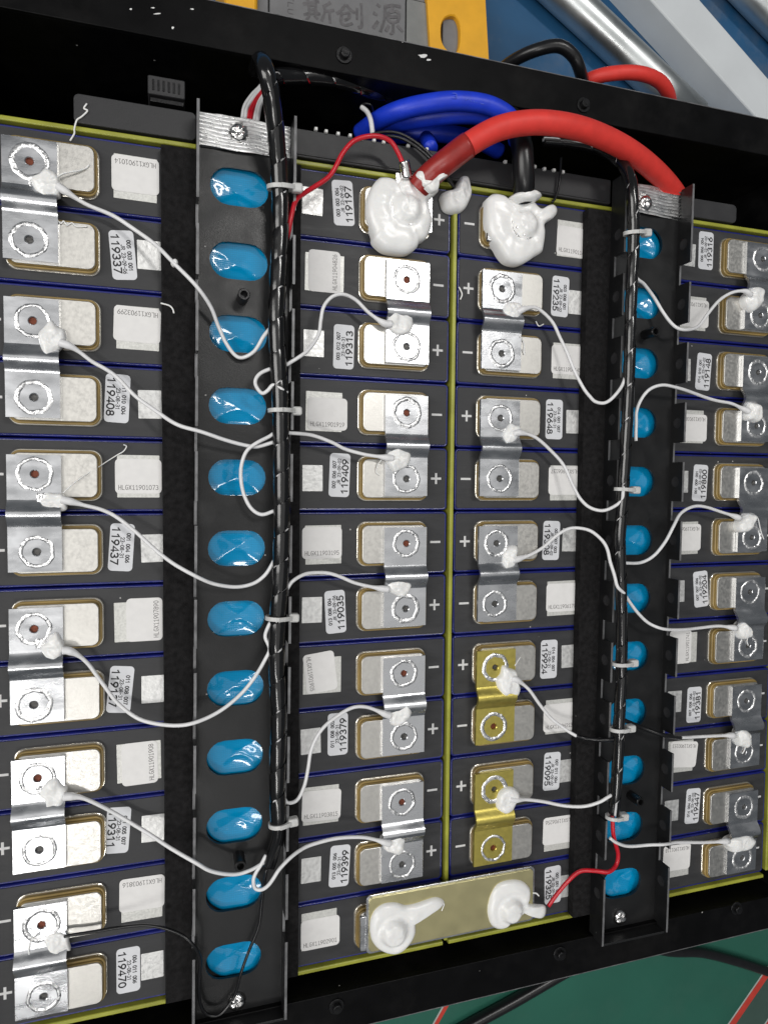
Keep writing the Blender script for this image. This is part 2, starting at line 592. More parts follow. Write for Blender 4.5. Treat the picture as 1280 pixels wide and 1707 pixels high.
def socket_bolt(parent, x, y, z):
    g = [cyl_geo(x, y, 4.2, z + 0.02, z + 0.9, 24, 0.25), cyl_geo(x, y, 2.5, z + 0.9, z + 3.4, 20, 0.4),
         prism_geo(hex_pts(x, y, 1.2), z + 3.41, z + 3.6)]
    mesh_obj('bolt', *join_geo(g), M['bolt'], parent)


for u, v in ((575, 88), (975, 172), (562, 1682), (935, 1593), (1230, 1517)):
    p = P(u, v, ZF + 2)
    socket_bolt(case, p.x, p.y, ZF)
# chips in the paint of the case: small bare flakes with their own shape
for k, (u, v, w, h, zz, yy) in enumerate(((255, 12, 9, 3, ZF, 0), (262, 22, 14, 3, ZF, 0), (218, 14, 5, 4, ZF, 0), (288, 45, 5, 6, ZF, 0),
                                          (258, 92, 6, 5, ZF, 0), (705, 92, 16, 7, ZF, 0), (715, 99, 9, 4, ZF, 0), (1152, 261, 9, 4, 0, 0),
                                          (320, 14, 7, 3, ZF, 0))):
    c = P(u, v, 0)
    # on the flange top or the inner wall face, whichever the sight line meets
    q = P(u, v, ZF)
    on_flange = q.y > YT + 0.5
    out = []
    n = 9
    for i in range(n):
        a = 2 * math.pi * i / n
        rr = 0.55 + 0.6 * random.random()
        out.append((u + math.cos(a) * w * 0.5 * rr, v + math.sin(a) * h * 0.5 * rr))
    if on_flange:
        vv = [P(a, b, ZF + 0.06) for a, b in out]
        mesh_obj('paint_chip', vv, [tuple(range(n))], M['flake'], case)

# epoxy boards round the two banks
def board(x0, x1, y0, y1, label, z1=1.6):
    o = mesh_obj('insulation_board', *box_geo(x0, x1, y0, y1, ZB + 6, z1, 0.5), M['board'])
    tag(o, label, 'board', 'yellow boards round the cells')


board(-243, -1.9, 216.6, 218.9, 'yellow green epoxy board above the top row of the left bank')
board(1.9, 242, 216.6, 218.9, 'yellow green epoxy board above the top row of the right bank')
board(-243, -1.9, -219.0, -216.6, 'yellow green epoxy board below the bottom row of the left bank')
board(1.9, 236.5, -219.0, -216.6, 'yellow green epoxy board below the bottom row of the right bank')
board(-1.15, 1.15, -215.9, 206.0, 'yellow green epoxy board standing between the two banks of cells', 1.9)
board(238.4, 241.4, -214.0, 215.8, 'yellow green epoxy board along the right end of the right bank')


# ================================================================== CELLS
PITCH, LEN = 36.0, 235.3
XC = {'L': -119.75, 'R': 119.75}


def row_y(r):
    return 216.0 - PITCH * (r - 0.5)


# shared meshes -----------------------------------------------------
def body_mesh():
    pts = rrect(LEN, PITCH - 0.5, 2.4, 4)
    v, f = [], []
    rings = [(0, -100), (0, -1.6), (0.15, -0.7), (0.5, -0.1), (0.95, 0.02), (1.35, -0.3)]
    n = len(pts)
    for d, z in rings:
        pr = inset(pts, d) if d else pts
        v += [(p[0], p[1], z) for p in pr]
    for k in range(len(rings) - 1):
        for i in range(n):
            j = (i + 1) % n
            f.append((k * n + i, k * n + j, (k + 1) * n + j, (k + 1) * n + i))
    f.append(tuple(range((len(rings) - 1) * n, len(rings) * n)))
    me = to_mesh('body', v, f, True)
    return me


BODY = body_mesh()
BODY.materials.append(M['film'])
TOP = to_mesh('top_plate', *prism_geo(rrect(LEN - 2.6, PITCH - 3.1, 1.5, 4), -0.34, 0.12, 0.15, False))
TOP.materials.append(M['top'])


def obround(w, h, n=12):
    r = h / 2
    pts = []
    for i in range(n + 1):
        a = -math.pi / 2 + math.pi * i / n
        pts.append((w / 2 - r + r * math.cos(a), r * math.sin(a)))
    for i in range(n + 1):
        a = math.pi / 2 + math.pi * i / n
        pts.append((-w / 2 + r + r * math.cos(a), r * math.sin(a)))
    return pts


def vent_mesh(seed):
    rnd = random.Random(seed)
    pts = obround(32.0, 21.8, 18)
    n = len(pts)
    off = rnd.uniform(0, 40)
    v, f = [], []
    R = 16
    depth = rnd.uniform(2.0, 2.9)
    arc_ = rnd.uniform(0.9, 1.5)
    for k in range(R + 1):
        t = k / R
        for (x, y) in pts:
            px, py = x * t, y * t
            # pillowed film over a cross-shaped score line: four facets meeting near the middle
            fx, fy = abs(px) / 16.0, abs(py) / 10.9
            fl = max(fx, fy * 1.12)
            z = 3.4 - depth * max(0.0, 1 - fl)
            e = (px / 10.5) ** 2 + ((py + 9.6) / 7.6) ** 2
            if e < 1:
                z += arc_ * 0.9 * (1 - e) ** 0.8
            z += 0.5 * mnoise.noise(Vector((px * 0.12 + off, py * 0.15, off * 0.7)))
            z += 0.34 * (abs(mnoise.noise(Vector((px * 0.16 + off * 2, py * 0.2, off * 1.3)))) - 0.2)
            z += 0.10 * mnoise.noise(Vector((px * 0.5 + off, py * 0.5, off * 0.3)))
            v.append((px, py, z))
        if k == 0:
            continue
    # first ring collapses to the centre
    for k in range(R):
        for i in range(n):
            j = (i + 1) % n
            f.append((k * n + i, k * n + j, (k + 1) * n + j, (k + 1) * n + i))
    base = len(v)
    v += [(x, y, 0.1) for x, y in pts]
    for i in range(n):
        j = (i + 1) % n
        f.append((R * n + i, R * n + j, base + j, base + i))
    me = to_mesh('vent', v, f, True)
    fix_normals(me, 0.002)
    me.materials.append(M['vent'])
    return me


VENTS = [vent_mesh(i) for i in range(8)]
PW, PH = 37.4, 21.6


def term_meshes():
    rim = to_mesh('rim', *prism_geo(rrect(PW + 3.4, PH + 3.4, 5.0, 6), 0.12, 1.1, 0.4, False))
    v, f = [], []
    pts = rrect(PW + 2.0, PH + 2.0, 4.5, 6)
    rings = [(0, 1.0), (0, 3.1), (0.35, 3.4), (0.9, 3.4), (1.0, 3.2), (1.0, 4.4), (1.3, 4.7)]
    n = len(pts)
    for d, z in rings:
        pr = inset(pts, d) if d else pts
        v += [(p[0], p[1], z) for p in pr]
    for k in range(len(rings) - 1):
        for i in range(n):
            j = (i + 1) % n
            f.append((k * n + i, k * n + j, (k + 1) * n + j, (k + 1) * n + i))
    f.append(tuple(range((len(rings) - 1) * n, len(rings) * n)))
    ins = to_mesh('insulator', v, f)
    pad = to_mesh('pad', *prism_geo(rrect(PW - 0.6, PH - 0.6, 3.4, 6), 4.72, 5.5, 0.3, False))
    for me, k in ((rim, 'rim'), (ins, 'amber'), (pad, 'pad')):
        fix_normals(me)
        me.materials.append(M[k])
    return rim, ins, pad


RIM, INS, PAD = term_meshes()
PLUS = to_mesh('plus_mark', *join_geo([box_geo(-3.1, 3.1, -0.62, 0.62, 0.13, 0.2), box_geo(-0.62, 0.62, 0.63, 3.1, 0.13, 0.2), box_geo(-0.62, 0.62, -3.1, -0.63, 0.13, 0.2)]))
MINUS = to_mesh('minus_mark', *box_geo(-3.1, 3.1, -0.6, 0.6, 0.13, 0.2))
PLUS.materials.append(M['mark'])
MINUS.materials.append(M['mark'])
NUML = to_mesh('number_label', *prism_geo(rrect(23.6, 11.4, 2.0, 5), 0.16, 0.34, 0.06, False))
NUML.materials.append(M['numlabel'])
SERL = to_mesh('serial_label', *prism_geo(rrect(21.8, 17.2, 2.2, 5), 0.36, 0.54, 0.06, False))
SERL.materials.append(M['label'])
BACKL = to_mesh('old_label', *prism_geo(rrect(19.8, 21.0, 0.25, 2), 0.16, 0.34, 0.05, False))
BACKL.materials.append(M['backlabel'])
FOILS = to_mesh('foil_sticker', *prism_geo(rrect(11.0, 14.0, 0.3, 2), 0.16, 0.3, 0.05, False))
FOILS.materials.append(M['foilsticker'])

# what each sticker says and where it sits in the photo: (col, row) -> data
NUM = {
    (1, 2): ('005 003 001', 'JR 23-09-06', '119337', 205, 425, 4.7), (1, 4): ('011 010 004', '23-08-31', '119408', 195.5, 664, -3),
    (1, 6): ('001 004 006', '23-08-31', '119437', 202.5, 912.5, -4), (1, 8): ('011 008 007', '23-08-31', '119137', 200.6, 1149.6, -6),
    (1, 10): ('011 005 007', '23-08-31', '119311', 196.5, 1384.5, -4.5), (1, 12): ('004 011 006', '23-08-31', '119470', 214, 1617.6, 0),
    (2, 1): ('003 003 004', 'JR 23-09-02', '119197', 572, 338, 4), (2, 3): ('003 012 007', '23-08-31', '119313', 573, 578, -1),
    (2, 5): ('002 006 007', 'JR 23-09-02', '119409', 566, 792, -2), (2, 7): ('013 008 004', 'JR 23-09-06', '119035', 559, 1020, 3),
    (2, 9): ('011 008 003', '23-08-31', '119379', 563, 1224, 0), (2, 11): ('013 005 006', '23-08-31', '119399', 566, 1444, -3),
    (3, 2): ('003 008 001', 'JR 23-09-02', '119235', 933.5, 494, -2), (3, 4): ('014 001 007', '23-08-31', '119648', 923.5, 699, 0),
    (3, 6): ('007 007 003', 'JR 23-09-02', '119308', 918.5, 901, -1.5), (3, 8): ('014 004 007', '23-08-31', '119924', 914.6, 1099, -0.5),
    (3, 10): ('007 011 004', 'JR 23-09-02', '119095', 919.5, 1286, -2), (3, 12): ('001 001 004', 'JR 23-09-06', '119325', 921, 1475.5, 1),
    (4, 1): ('006 006 004', 'JR 23-09-02', '119316', 1176.4, 417.5, 0), (4, 3): ('014 010 001', 'JR 23-09-02', '119148', 1172.4, 619.5, -3.5),
    (4, 5): ('001 009 001', 'JR 23-09-02', '119800', 1166.6, 805, -2.5), (4, 7): ('007 007 006', 'JR 23-09-02', '119204', 1168, 982, 5),
    (4, 9): ('007 008 006', 'JR 23-09-02', '119381', 1156.6, 1175, -1), (4, 11): ('014 004 003', 'JR 23-09-02', '119447', 1154.2, 1344, -3),
}
# serial, centre px, rotation of the print in degrees (incl. its own tilt), backing sticker centre px + rotation
SER = {
    (1, 1): ('HLGX11901014', 226, 291, 180, 226, 297, 0), (1, 3): ('HLGX11903299', 229, 541, 178, 230, 547, 0),
    (1, 5): ('HLGX11901073', 231, 794, 0, 231, 794, 0), (1, 7): ('HLGX11907890', 241, 1033, 90, 228, 1036, 90),
    (1, 9): ('HLGX11901908', 233, 1273, 91, 232, 1270, 90), (1, 11): ('HLGX11903816', 237, 1490, 179, 237, 1500, 0),
    (2, 2): ('HLGX11904826', 541, 452, 90, 541, 455, 90), (2, 4): ('HLGX11901919', 546, 690, 0, 540, 686, 0),
    (2, 6): ('HLGX11903195', 537, 905, 0, 539, 908, 0), (2, 8): ('HLGX11901905', 534, 1121, -83, 537, 1126, 90),
    (2, 10): ('HLGX11903815', 536, 1343, -2, 535, 1342, 0), (2, 12): ('HLGX11902901', 534, 1556, 0, 532, 1550, 0),
    (3, 1): ('HLGX11901189', 955, 403, -2, 953, 399, 0), (3, 3): ('HLGX11906145', 946, 600, 0, 946, 602, 0),
    (3, 5): ('HLGX11906137', 941, 801, 180, 941, 805, 0), (3, 7): ('HLGX11906179', 937, 996, 0, 936, 997, 0),
    (3, 9): ('HLGX11906213', 932, 1196, 0, 933, 1194, 0), (3, 11): ('HLGX11906256', 931, 1384, 179, 931, 1389, 0),
    (4, 2): ('HLGX11901017', 1158, 522, 180, 1155, 522, 0), (4, 4): ('HLGX11903817', 1155, 713, 180, 1151, 711, 0),
    (4, 6): ('HLGX11906157', 1145, 896, 180, 1142, 897, 0), (4, 8): ('HLGX11901741', 1134, 1079, 90, 1139, 1080, 90),
    (4, 10): ('HLGX11900153', 1139, 1258, 174, 1134, 1261, 0), (4, 12): ('HLGX11901118', 1128, 1430, 178, 1127, 1436, 0),
}
FOILPX = {
    (1, 2): (248.6, 425), (1, 4): (250, 674), (1, 6): (254.5, 914), (1, 8): (255, 1149), (1, 10): (255, 1381), (1, 12): (254, 1610),
    (2, 1): (521, 335), (2, 3): (523, 572), (2, 5): (521, 797), (2, 7): (520, 1017), (2, 9): (518, 1236), (2, 11): (518.6, 1451),
    (3, 2): (961, 504), (3, 4): (957, 703), (3, 6): (950.5, 900), (3, 8): (949, 1094), (3, 10): (945, 1285), (3, 12): (946, 1477),
    (4, 1): (1147, 424), (4, 3): (1139, 616), (4, 5): (1135, 803), (4, 7): (1129, 986), (4, 9): (1124, 1170), (4, 11): (1119, 1352),
}


def add_labels(cell, col, row):
    o0 = org(cell)
    if (col, row) in NUM:
        a, b, c, u, v, tilt = NUM[(col, row)]
        p = P(u, v, 0.2) - o0
        rz = math.radians((-90 if col in (1, 3) else 90) + tilt)
        lab = link('number_label', NUML, None, cell, (p.x, p.y, 0), rz)
        tm = text_mesh([(a, 0.2, 2.2, 1.7, 14.6, 0.42), (b, 2.0 if len(b) > 9 else 0.2, -0.5, 1.7, 13.8 if len(b) > 9 else 10.4, 0.34),
                        (c, -0.7, -4.6, 3.3, 18.6, 0.72)])
        link('lettering', tm, M['ink'], lab, (0, 0, 0.36))
        p = P(*FOILPX[(col, row)], 0.2) - o0
        link('foil_sticker', FOILS, None, cell, (p.x, p.y, 0), math.radians(random.uniform(-1.5, 1.5)))
    else:
        s, u, v, rot, bu, bv, brot = SER[(col, row)]
        p = P(bu, bv, 0.2) - o0
        link('old_label', BACKL, None, cell, (p.x, p.y, 0), math.radians(brot + random.uniform(-1, 1)))
        p = P(u, v, 0.5) - o0
        lab = link('serial_label', SERL, None, cell, (p.x, p.y, 0), math.radians(rot))
        tm = text_mesh([(s, 0.0, -6.6, 2.2, 18.6, 0.27)], serif=True)
        link('lettering', tm, M['greyink'], lab, (0, 0, 0.56))


ORD = ['', 'first', 'second', 'third', 'fourth', 'fifth', 'sixth', 'seventh', 'eighth', 'ninth', 'tenth', 'eleventh', 'twelfth']
CELL_NUM = {}
for bank, cols in (('L', (1, 2)), ('R', (3, 4))):
    for r in range(1, 13):
        for c_ in cols:
            if (c_, r) in NUM:
                CELL_NUM[(bank, r)] = NUM[(c_, r)][2]
for bank, cols in (('L', (1, 2)), ('R', (3, 4))):
    for r in range(1, 13):
        cell = empty('battery_cell', (XC[bank], row_y(r), 0))
        side = 'left' if bank == 'L' else 'right'
        num = CELL_NUM[(bank, r)]
        if num == '119137':
            lab = 'blue-wrapped cell with black top, eighth row of the left bank, wire across its number'
        else:
            lab = 'blue-wrapped battery cell with black top, number sticker %s, %s row of the %s bank' % (num, ORD[r], side)
        tag(cell, lab, 'battery cell', 'battery cells in two banks')
        link('body', BODY, None, cell)
        link('top_plate', TOP, None, cell)
        link('vent', VENTS[(r * 5 + (bank == 'R') * 3) % 8], None, cell)
        for s, col in ((-1, cols[0]), (1, cols[1])):
            t = link('terminal', INS, None, cell, (s * 84.6, 0, 0))
            link('rim', RIM, None, t)
            link('pad', PAD, None, t)
            # polarity marks, printed between the terminal and the cell's end
            plus = (r % 2 == 1) == (col in (2, 4))
            link('plus_mark' if plus else 'minus_mark', PLUS if plus else MINUS, None, cell, (s * 110.6, 0.3, 0))
            add_labels(cell, col, r)


# ================================================================== SILICONE BLOBS
def blob_geo(outline, zb, h, seed=0, bump=None, skirt=2.5, power=3.2, lump=0.5, centre=None):
    """outline: pixels. A lumpy dome on the plane z=zb, height h; bump = (u, v, radius, extra height)"""
    pts = [P(u, v, zb) for u, v in outline]
    loop = catmull(pts + [pts[0]], 4)[:-1]
    n = len(loop)
    cen = P(*centre, zb) if centre else sum(loop, Vector()) / n
    R = 12
    v, f = [], []
    bc = P(bump[0], bump[1], zb + h) if bump else None
    v += [Vector((p.x + (p.x - cen.x) * 0.0, p.y, zb - skirt)) for p in loop]
    for k in range(R + 1):
        t = 1 - k / R
        for p in loop:
            q = cen + (p - cen) * t
            z = zb + h * max(0.0, 1 - t ** power) ** 0.55
            q = Vector((q.x, q.y, z))
            if k > 0:
                z += lump * mnoise.noise(Vector((q.x * 0.18 + seed * 3.1, q.y * 0.18, seed))) * min(1, k / 3)
                z += 0.4 * lump * mnoise.noise(Vector((q.x * 0.5 + seed * 3.1, q.y * 0.5, seed))) * min(1, k / 3)
            if bc is not None:
                d = math.hypot(q.x - bc.x, q.y - bc.y)
                w = bump[2]
                z += bump[3] / (1 + math.exp((d - w) * 2.2))
                z -= 0.25 * bump[3] * math.exp(-((d - w * 1.35) / 1.6) ** 2)
            v.append(Vector((q.x, q.y, z)))
    for k in range(R + 1):
        for i in range(n):
            j = (i + 1) % n
            f.append((k * n + i, k * n + j, (k + 1) * n + j, (k + 1) * n + i))
    return v, f


def blob(name, parent, outline, zb, h, **kw):
    v, f = blob_geo(outline, zb, h, **kw)
    return mesh_obj(name, v, f, M['silicone'], parent, smooth=True, doubles=0.01)


def lumpy(u, v, ru, rv, rot, seed, n=11, irr=0.18):
    rnd = random.Random(seed)
    out = []
    for i in range(n):
        a = 2 * math.pi * i / n
        k = 1 + rnd.uniform(-irr, irr)
        x, y = math.cos(a) * ru * k, math.sin(a) * rv * k
        out.append((u + x * math.cos(rot) - y * math.sin(rot), v + x * math.sin(rot) + y * math.cos(rot)))
    return out


def zout(pts, x0, y0, s):
    return [(x0 + a / s, y0 + b / s) for a, b in pts]


# ================================================================== BUSBARS
def flat_with_hole(x0, x1, y0, y1, hx, hy, hr, z, depth):
    angs = sorted(set([2 * math.pi * i / 28 for i in range(28)] +
                      [math.atan2(cy - hy, cx - hx) % (2 * math.pi) for cx in (x0, x1) for cy in (y0, y1)]))
    n = len(angs)
    v, f = [], []
    for a in angs:
        c, s = math.cos(a), math.sin(a)
        ts = []
        if c > 1e-9: ts.append((x1 - hx) / c)
        if c < -1e-9: ts.append((x0 - hx) / c)
        if s > 1e-9: ts.append((y1 - hy) / s)
        if s < -1e-9: ts.append((y0 - hy) / s)
        t = min(ts)
        v.append((hx + c * t, hy + s * t, z))
    for rr, zz in ((hr + 0.35, z), (hr, z - 0.3), (hr * 0.9, z - depth)):
        v += [(hx + rr * math.cos(a), hy + rr * math.sin(a), zz) for a in angs]
    for k in range(3):
        for i in range(n):
            j = (i + 1) % n
            f.append((k * n + i, k * n + j, (k + 1) * n + j, (k + 1) * n + i))
    return v, f


def weld_ring_geo(cx, cy, r0, r1, z, seed):
    n, m = 72, 6
    v, f = [], []
    for i in range(n):
        a = 2 * math.pi * i / n
        for k in range(m):
            t = k / (m - 1)
            wob = 0.55 * mnoise.noise(Vector((math.cos(a) * 2.2, math.sin(a) * 2.2, seed * 1.7)))
            r = r0 + (r1 - r0) * t + wob
            zz = z + (0.40 + 0.25 * mnoise.noise(Vector((math.cos(a) * 1.3, math.sin(a) * 1.3, seed * 0.77)))) * math.sin(math.pi * t) + 0.34 * mnoise.noise(Vector((a * 7 + seed, t * 2.6, seed * 2.0))) * (0 < k < m - 1)
            if k in (0, m - 1):
                zz = z - 0.05
            v.append((cx + r * math.cos(a), cy + r * math.sin(a) * 1.0, zz))
    for i in range(n):
        j = (i + 1) % n
        for k in range(m - 1):
            f.append((i * m + k, i * m + k + 1, j * m + k + 1, j * m + k))
    return v, f


BUSX = {1: (-224.6, -201.6), 2: (-41.7, -17.2), 3: (14.6, 39.2), 4: (199.0, 223.2)}
RINGX = {1: -213.4, 2: -29.8, 3: 26.5, 4: 211.6}
ZP = 5.5
ZT = 7.4


def busbar(col, ra, rb, idx, mat='bus', pit=('pit', 'pit')):
    x0, x1 = BUSX[col]
    xc = (x0 + x1) / 2
    ya, yb = row_y(ra), row_y(rb)
    ym = (ya + yb) / 2
    root = empty('busbar', (xc, ym, ZP))
    bank = 'L' if col < 3 else 'R'
    na, nb = CELL_NUM[(bank, ra)], CELL_NUM[(bank, rb)]
    where = {1: 'at the left edge', 2: 'left of the yellow divider', 3: 'right of the yellow divider', 4: 'at the right edge'}[col]
    lab = '%s busbar %s joining the cells of rows %s and %s' % ('yellowish' if mat == 'bus_yellow_reflection' else 'silver', where, ORD[ra], ORD[rb])
    tag(root, lab, 'busbar', 'busbars on the cell terminals')
    rnd = random.Random(idx * 11 + col)
    tilt = rnd.uniform(-0.012, 0.012)
    tx = rnd.uniform(-0.014, 0.014)
    HW, HH = 4.6, 3.2                                    # half width and height of the hump
    rx = RINGX[col] + rnd.uniform(-0.8, 0.8)
    ca = (rx, ya + rnd.uniform(-1, 0.6), 0)
    cb = (rx + rnd.uniform(-0.6, 0.6), yb + rnd.uniform(-0.6, 0.8), 0)
    top, bot = ya + 9.4, yb - 9.4
    parts = [flat_with_hole(x0, x1, ym + HW + 1.8, top, ca[0], ca[1], 1.75, ZT, 1.7),
             flat_with_hole(x0, x1, bot, ym - HW - 1.8, cb[0], cb[1], 1.75, ZT, 1.7)]
    prof = []
    K = 18
    for i in range(K + 1):
        t = -1 + 2 * i / K
        y = ym + t * (HW + 1.8)
        e = (0.5 + 0.5 * math.cos(math.pi * t)) ** 0.75
        prof.append((y, ZT + HH * e))
    v, f = [], []
    for y, z in prof:
        v += [(x0, y, z), (x1, y, z)]
    for i in range(K):
        f.append((2 * i, 2 * i + 1, 2 * i + 3, 2 * i + 2))
    parts.append((v, f))
    # outer edges, 1.9 mm thick, following the hump
    edge = [(top, ZT)] + [p for p in reversed(prof)] + [(bot, ZT)]
    for x in (x0, x1):
        v, f = [], []
        for y, z in edge:
            v += [(x, y, z), (x, y, z - 1.85)]
        for i in range(len(edge) - 1):
            f.append((2 * i, 2 * i + 1, 2 * i + 3, 2 * i + 2))
        parts.append((v, f))
    for y in (top, bot):
        parts.append(([(x0, y, ZT), (x1, y, ZT), (x1, y, ZT - 1.85), (x0, y, ZT - 1.85)], [(0, 1, 2, 3)]))
    v, f = join_geo(parts)

    def warp(p):
        dx, dy = p[0] - xc, p[1] - ym
        return (p[0], p[1], p[2] + tx * dx * 0.4 + tilt * dy * 0.25 + 0.10 * mnoise.noise(Vector((p[0] * .08, p[1] * .08, idx))))
    o = mesh_obj('bar', [warp(p) for p in v], f, M[mat], root, doubles=0.01)
    o.data.polygons.foreach_set('use_smooth', [True] * len(o.data.polygons))
    o.data.set_sharp_from_angle(angle=math.radians(35))
    for i, (c, pm) in enumerate(((ca, pit[0]), (cb, pit[1]))):
        zz = warp((c[0], c[1], ZT))[2]
        vv, ff = weld_ring_geo(c[0], c[1], rnd.uniform(5.7, 6.3), rnd.uniform(7.8, 8.7), zz, idx * 2 + i + col * 31)
        mesh_obj('weld_seam', vv, ff, M['weld'], root, smooth=True)
        vv, ff = cyl_geo(c[0], c[1], 1.62, ZT - 1.8, zz - 1.35, 14)
        mesh_obj('weld_pit', vv, ff, M[pm], root)
    return root


BUS = {}
k = 0
for col, rows in ((1, ((1, 2), (3, 4), (5, 6), (7, 8), (9, 10), (11, 12))), (2, ((2, 3), (4, 5), (6, 7), (8, 9), (10, 11))),
                  (3, ((2, 3), (4, 5), (6, 7), (8, 9), (10, 11))), (4, ((1, 2), (3, 4), (5, 6), (7, 8), (9, 10), (11, 12)))):
    for ra, rb in rows:
        k += 1
        gold = col == 3 and ra in (8, 10)  # these two bars carry the painted yellow reflection
        BUS[(col, ra)] = busbar(col, ra, rb, k, 'bus_yellow_reflection' if gold else 'bus',
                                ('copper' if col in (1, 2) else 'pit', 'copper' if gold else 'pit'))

# small blobs of silicone over the sense tabs
for (col, ra), (u, v, ru, rv, rot, h) in {
    (1, 1): (78, 308, 24, 26, 0.1, 3.2), (1, 3): (85, 567, 22, 30, 0.1, 3.2), (1, 5): (91, 836, 22, 15, 0.2, 2.4), (1, 7): (90, 1079, 18, 24, 0.3, 2.4),
    (1, 9): (90, 1324, 20, 24, 0.3, 2.4), (1, 11): (95, 1573, 23, 17, 0.5, 1.4),
    (2, 2): (667, 537, 23, 22, 0.2, 3.0), (2, 4): (662, 767, 21, 20, 0.1, 3.2), (2, 6): (662, 979, 22, 15, 0.2, 3.2), (2, 8): (664, 1189, 20, 20, 0.4, 3.4),
    (2, 10): (656, 1406, 20, 17, 0.1, 3.4),
    (3, 2): (855, 517, 15, 17, 0.4, 2.6), (3, 4): (852, 723, 14, 18, 0.5, 2.8), (3, 6): (849, 929, 13, 22, 0.3, 3.2), (3, 8): (846, 1137, 18, 26, -0.2, 4.0),
    (3, 10): (845, 1332, 17, 25, 0.4, 4.0),
    (4, 1): (1254, 498, 16, 21, 0.5, 5.0), (4, 3): (1253, 687, 14, 17, 0.1, 5.5), (4, 5): (1241, 872, 12, 20, 0.6, 5.5), (4, 7): (1238, 1051, 12, 14, 0.0, 5.0),
    (4, 9): (1237, 1229, 13, 16, 0.1, 5.0), (4, 11): (1232, 1405, 26, 13, -0.2, 5.0)}.items():
    blob('silicone_blob', BUS[(col, ra)], lumpy(u, v, ru, rv, rot, ra * 7 + col), 7.6, h * 0.85, seed=ra * 3 + col, skirt=2.6, lump=1.1, power=4.5)
    # rough spot weld of the sense tab, beside the blob
    if col == 1 and ra in (1, 5, 7, 9):
        p = P(u - 22, v - 6, ZT)
        vv, ff = [], []
        n = 8
        for i in range(n):
            for j in range(n):
                vv.append((p.x - 2.4 + 4.8 * i / (n - 1), p.y - 2.6 + 5.2 * j / (n - 1),
                           ZT + 0.1 + (0.35 * random.random() if 0 < i < n - 1 and 0 < j < n - 1 else -0.2)))
        for i in range(n - 1):
            for j in range(n - 1):
                ff.append((i * n + j, (i + 1) * n + j, (i + 1) * n + j + 1, i * n + j + 1))
        mesh_obj('tab_weld', vv, ff, M['weld'], BUS[(col, ra)])


def strand(parent, pts, r=0.28, name='silicone_strand', mat='silicone'):
    v, f = tube_geo(px_path(pts, 6), r, 6)
    return mesh_obj(name, v, f, M[mat], parent, smooth=True)


strand(BUS[(1, 1)], [(92, 296, 9), (108, 288, 8.4), (130, 284, 7.2), (143, 280, 6.2), (149, 274, 6)], 0.45)
strand(BUS[(1, 1)], [(80, 336, 8.5), (90, 358, 7), (101, 372, 6.2), (106, 368, 6), (112, 375, 6), (120, 371, 6), (128, 377, 6), (146, 377, 6)], 0.35)
strand(BUS[(1, 5)], [(105, 822, 9), (130, 800, 7.5), (160, 781, 4), (180, 768, 1.2), (196, 758, 1), (206, 752, 1.5), (211, 744, 2), (206, 741, 2.5)], 0.3)
strand(BUS[(1, 11)], [(66, 1558, 8.2), (52, 1570, 8), (48, 1585, 8), (50, 1598, 8)], 0.3)
strand(BUS[(2, 4)], [(636, 766, 9), (629, 776, 7), (627, 787, 6), (632, 792, 6)], 0.3)
strand(BUS[(4, 5)], [(1250, 858, 10), (1262, 862, 9), (1268, 885, 8.5), (1273, 899, 8.2)], 0.35)
strand(BUS[(4, 9)], [(1243, 1240, 9), (1241, 1250, 8), (1237, 1257, 8)], 0.4)
strand(BUS[(4, 7)], [(1249, 1056, 9), (1245, 1068, 8.2), (1247, 1076, 8)], 0.35)
strand(BUS[(3, 8)], [(858, 1110, 10), (867, 1096, 8), (863, 1102, 8)], 0.3)
strand(BUS[(3, 2)], [(866, 560, 8), (872, 570, 6), (874, 590, 6), (870, 582, 6)], 0.35)
# stray threads of silicone lying about
for pts, lab in ([[(145, 172, 3), (140, 180, 3), (146, 184, 3), (136, 194, 3), (128, 200, 3), (124, 215, 3), (124, 222, 3), (117, 234, 2.5)], 'wavy white silicone thread hanging over the top board at left'],
                 [[(268, 505, 6.5), (282, 509, 6.8), (288, 515, 7), (290, 522, 7)], 'short curled white thread on the foam strip, left of left rail'],
                 [[(765, 478, 1), (770, 490, 1.2), (767, 499, 1)], 'tiny curved white thread beside the yellow divider'],
                 [[(893, 535, 0.8), (898, 543, 0.8), (906, 540, 0.8)], 'tiny V-shaped white thread below sticker 119235']):
    v, f = tube_geo(px_path(pts, 6), 0.42, 6)
    tag(mesh_obj('silicone_thread', v, f, M['silicone'], smooth=True), lab, 'thread', 'stray silicone threads')


# ================================================================== FOAM STRIPS
def foam(x0, x1, lab):
    pts = [(x0, -215.5), (x1, -215.5), (x1, 214.0), (x0, 214.0)]
    v, f = prism_geo(pts, 0.14, 6.2, 0.6)
    tag(mesh_obj('foam_strip', v, f, M['foam']), lab, 'foam strip', 'black foam strips under the rails')


foam(-156.2, -137.0, 'black foam strip along the left side of the left rail')
foam(-102.4, -87.8, 'black foam strip along the right side of the left rail')
foam(82.6, 102.4, 'black foam strip along the left side of the right rail')
foam(137.0, 141.4, 'narrow black foam strip under the right edge of the right rail')


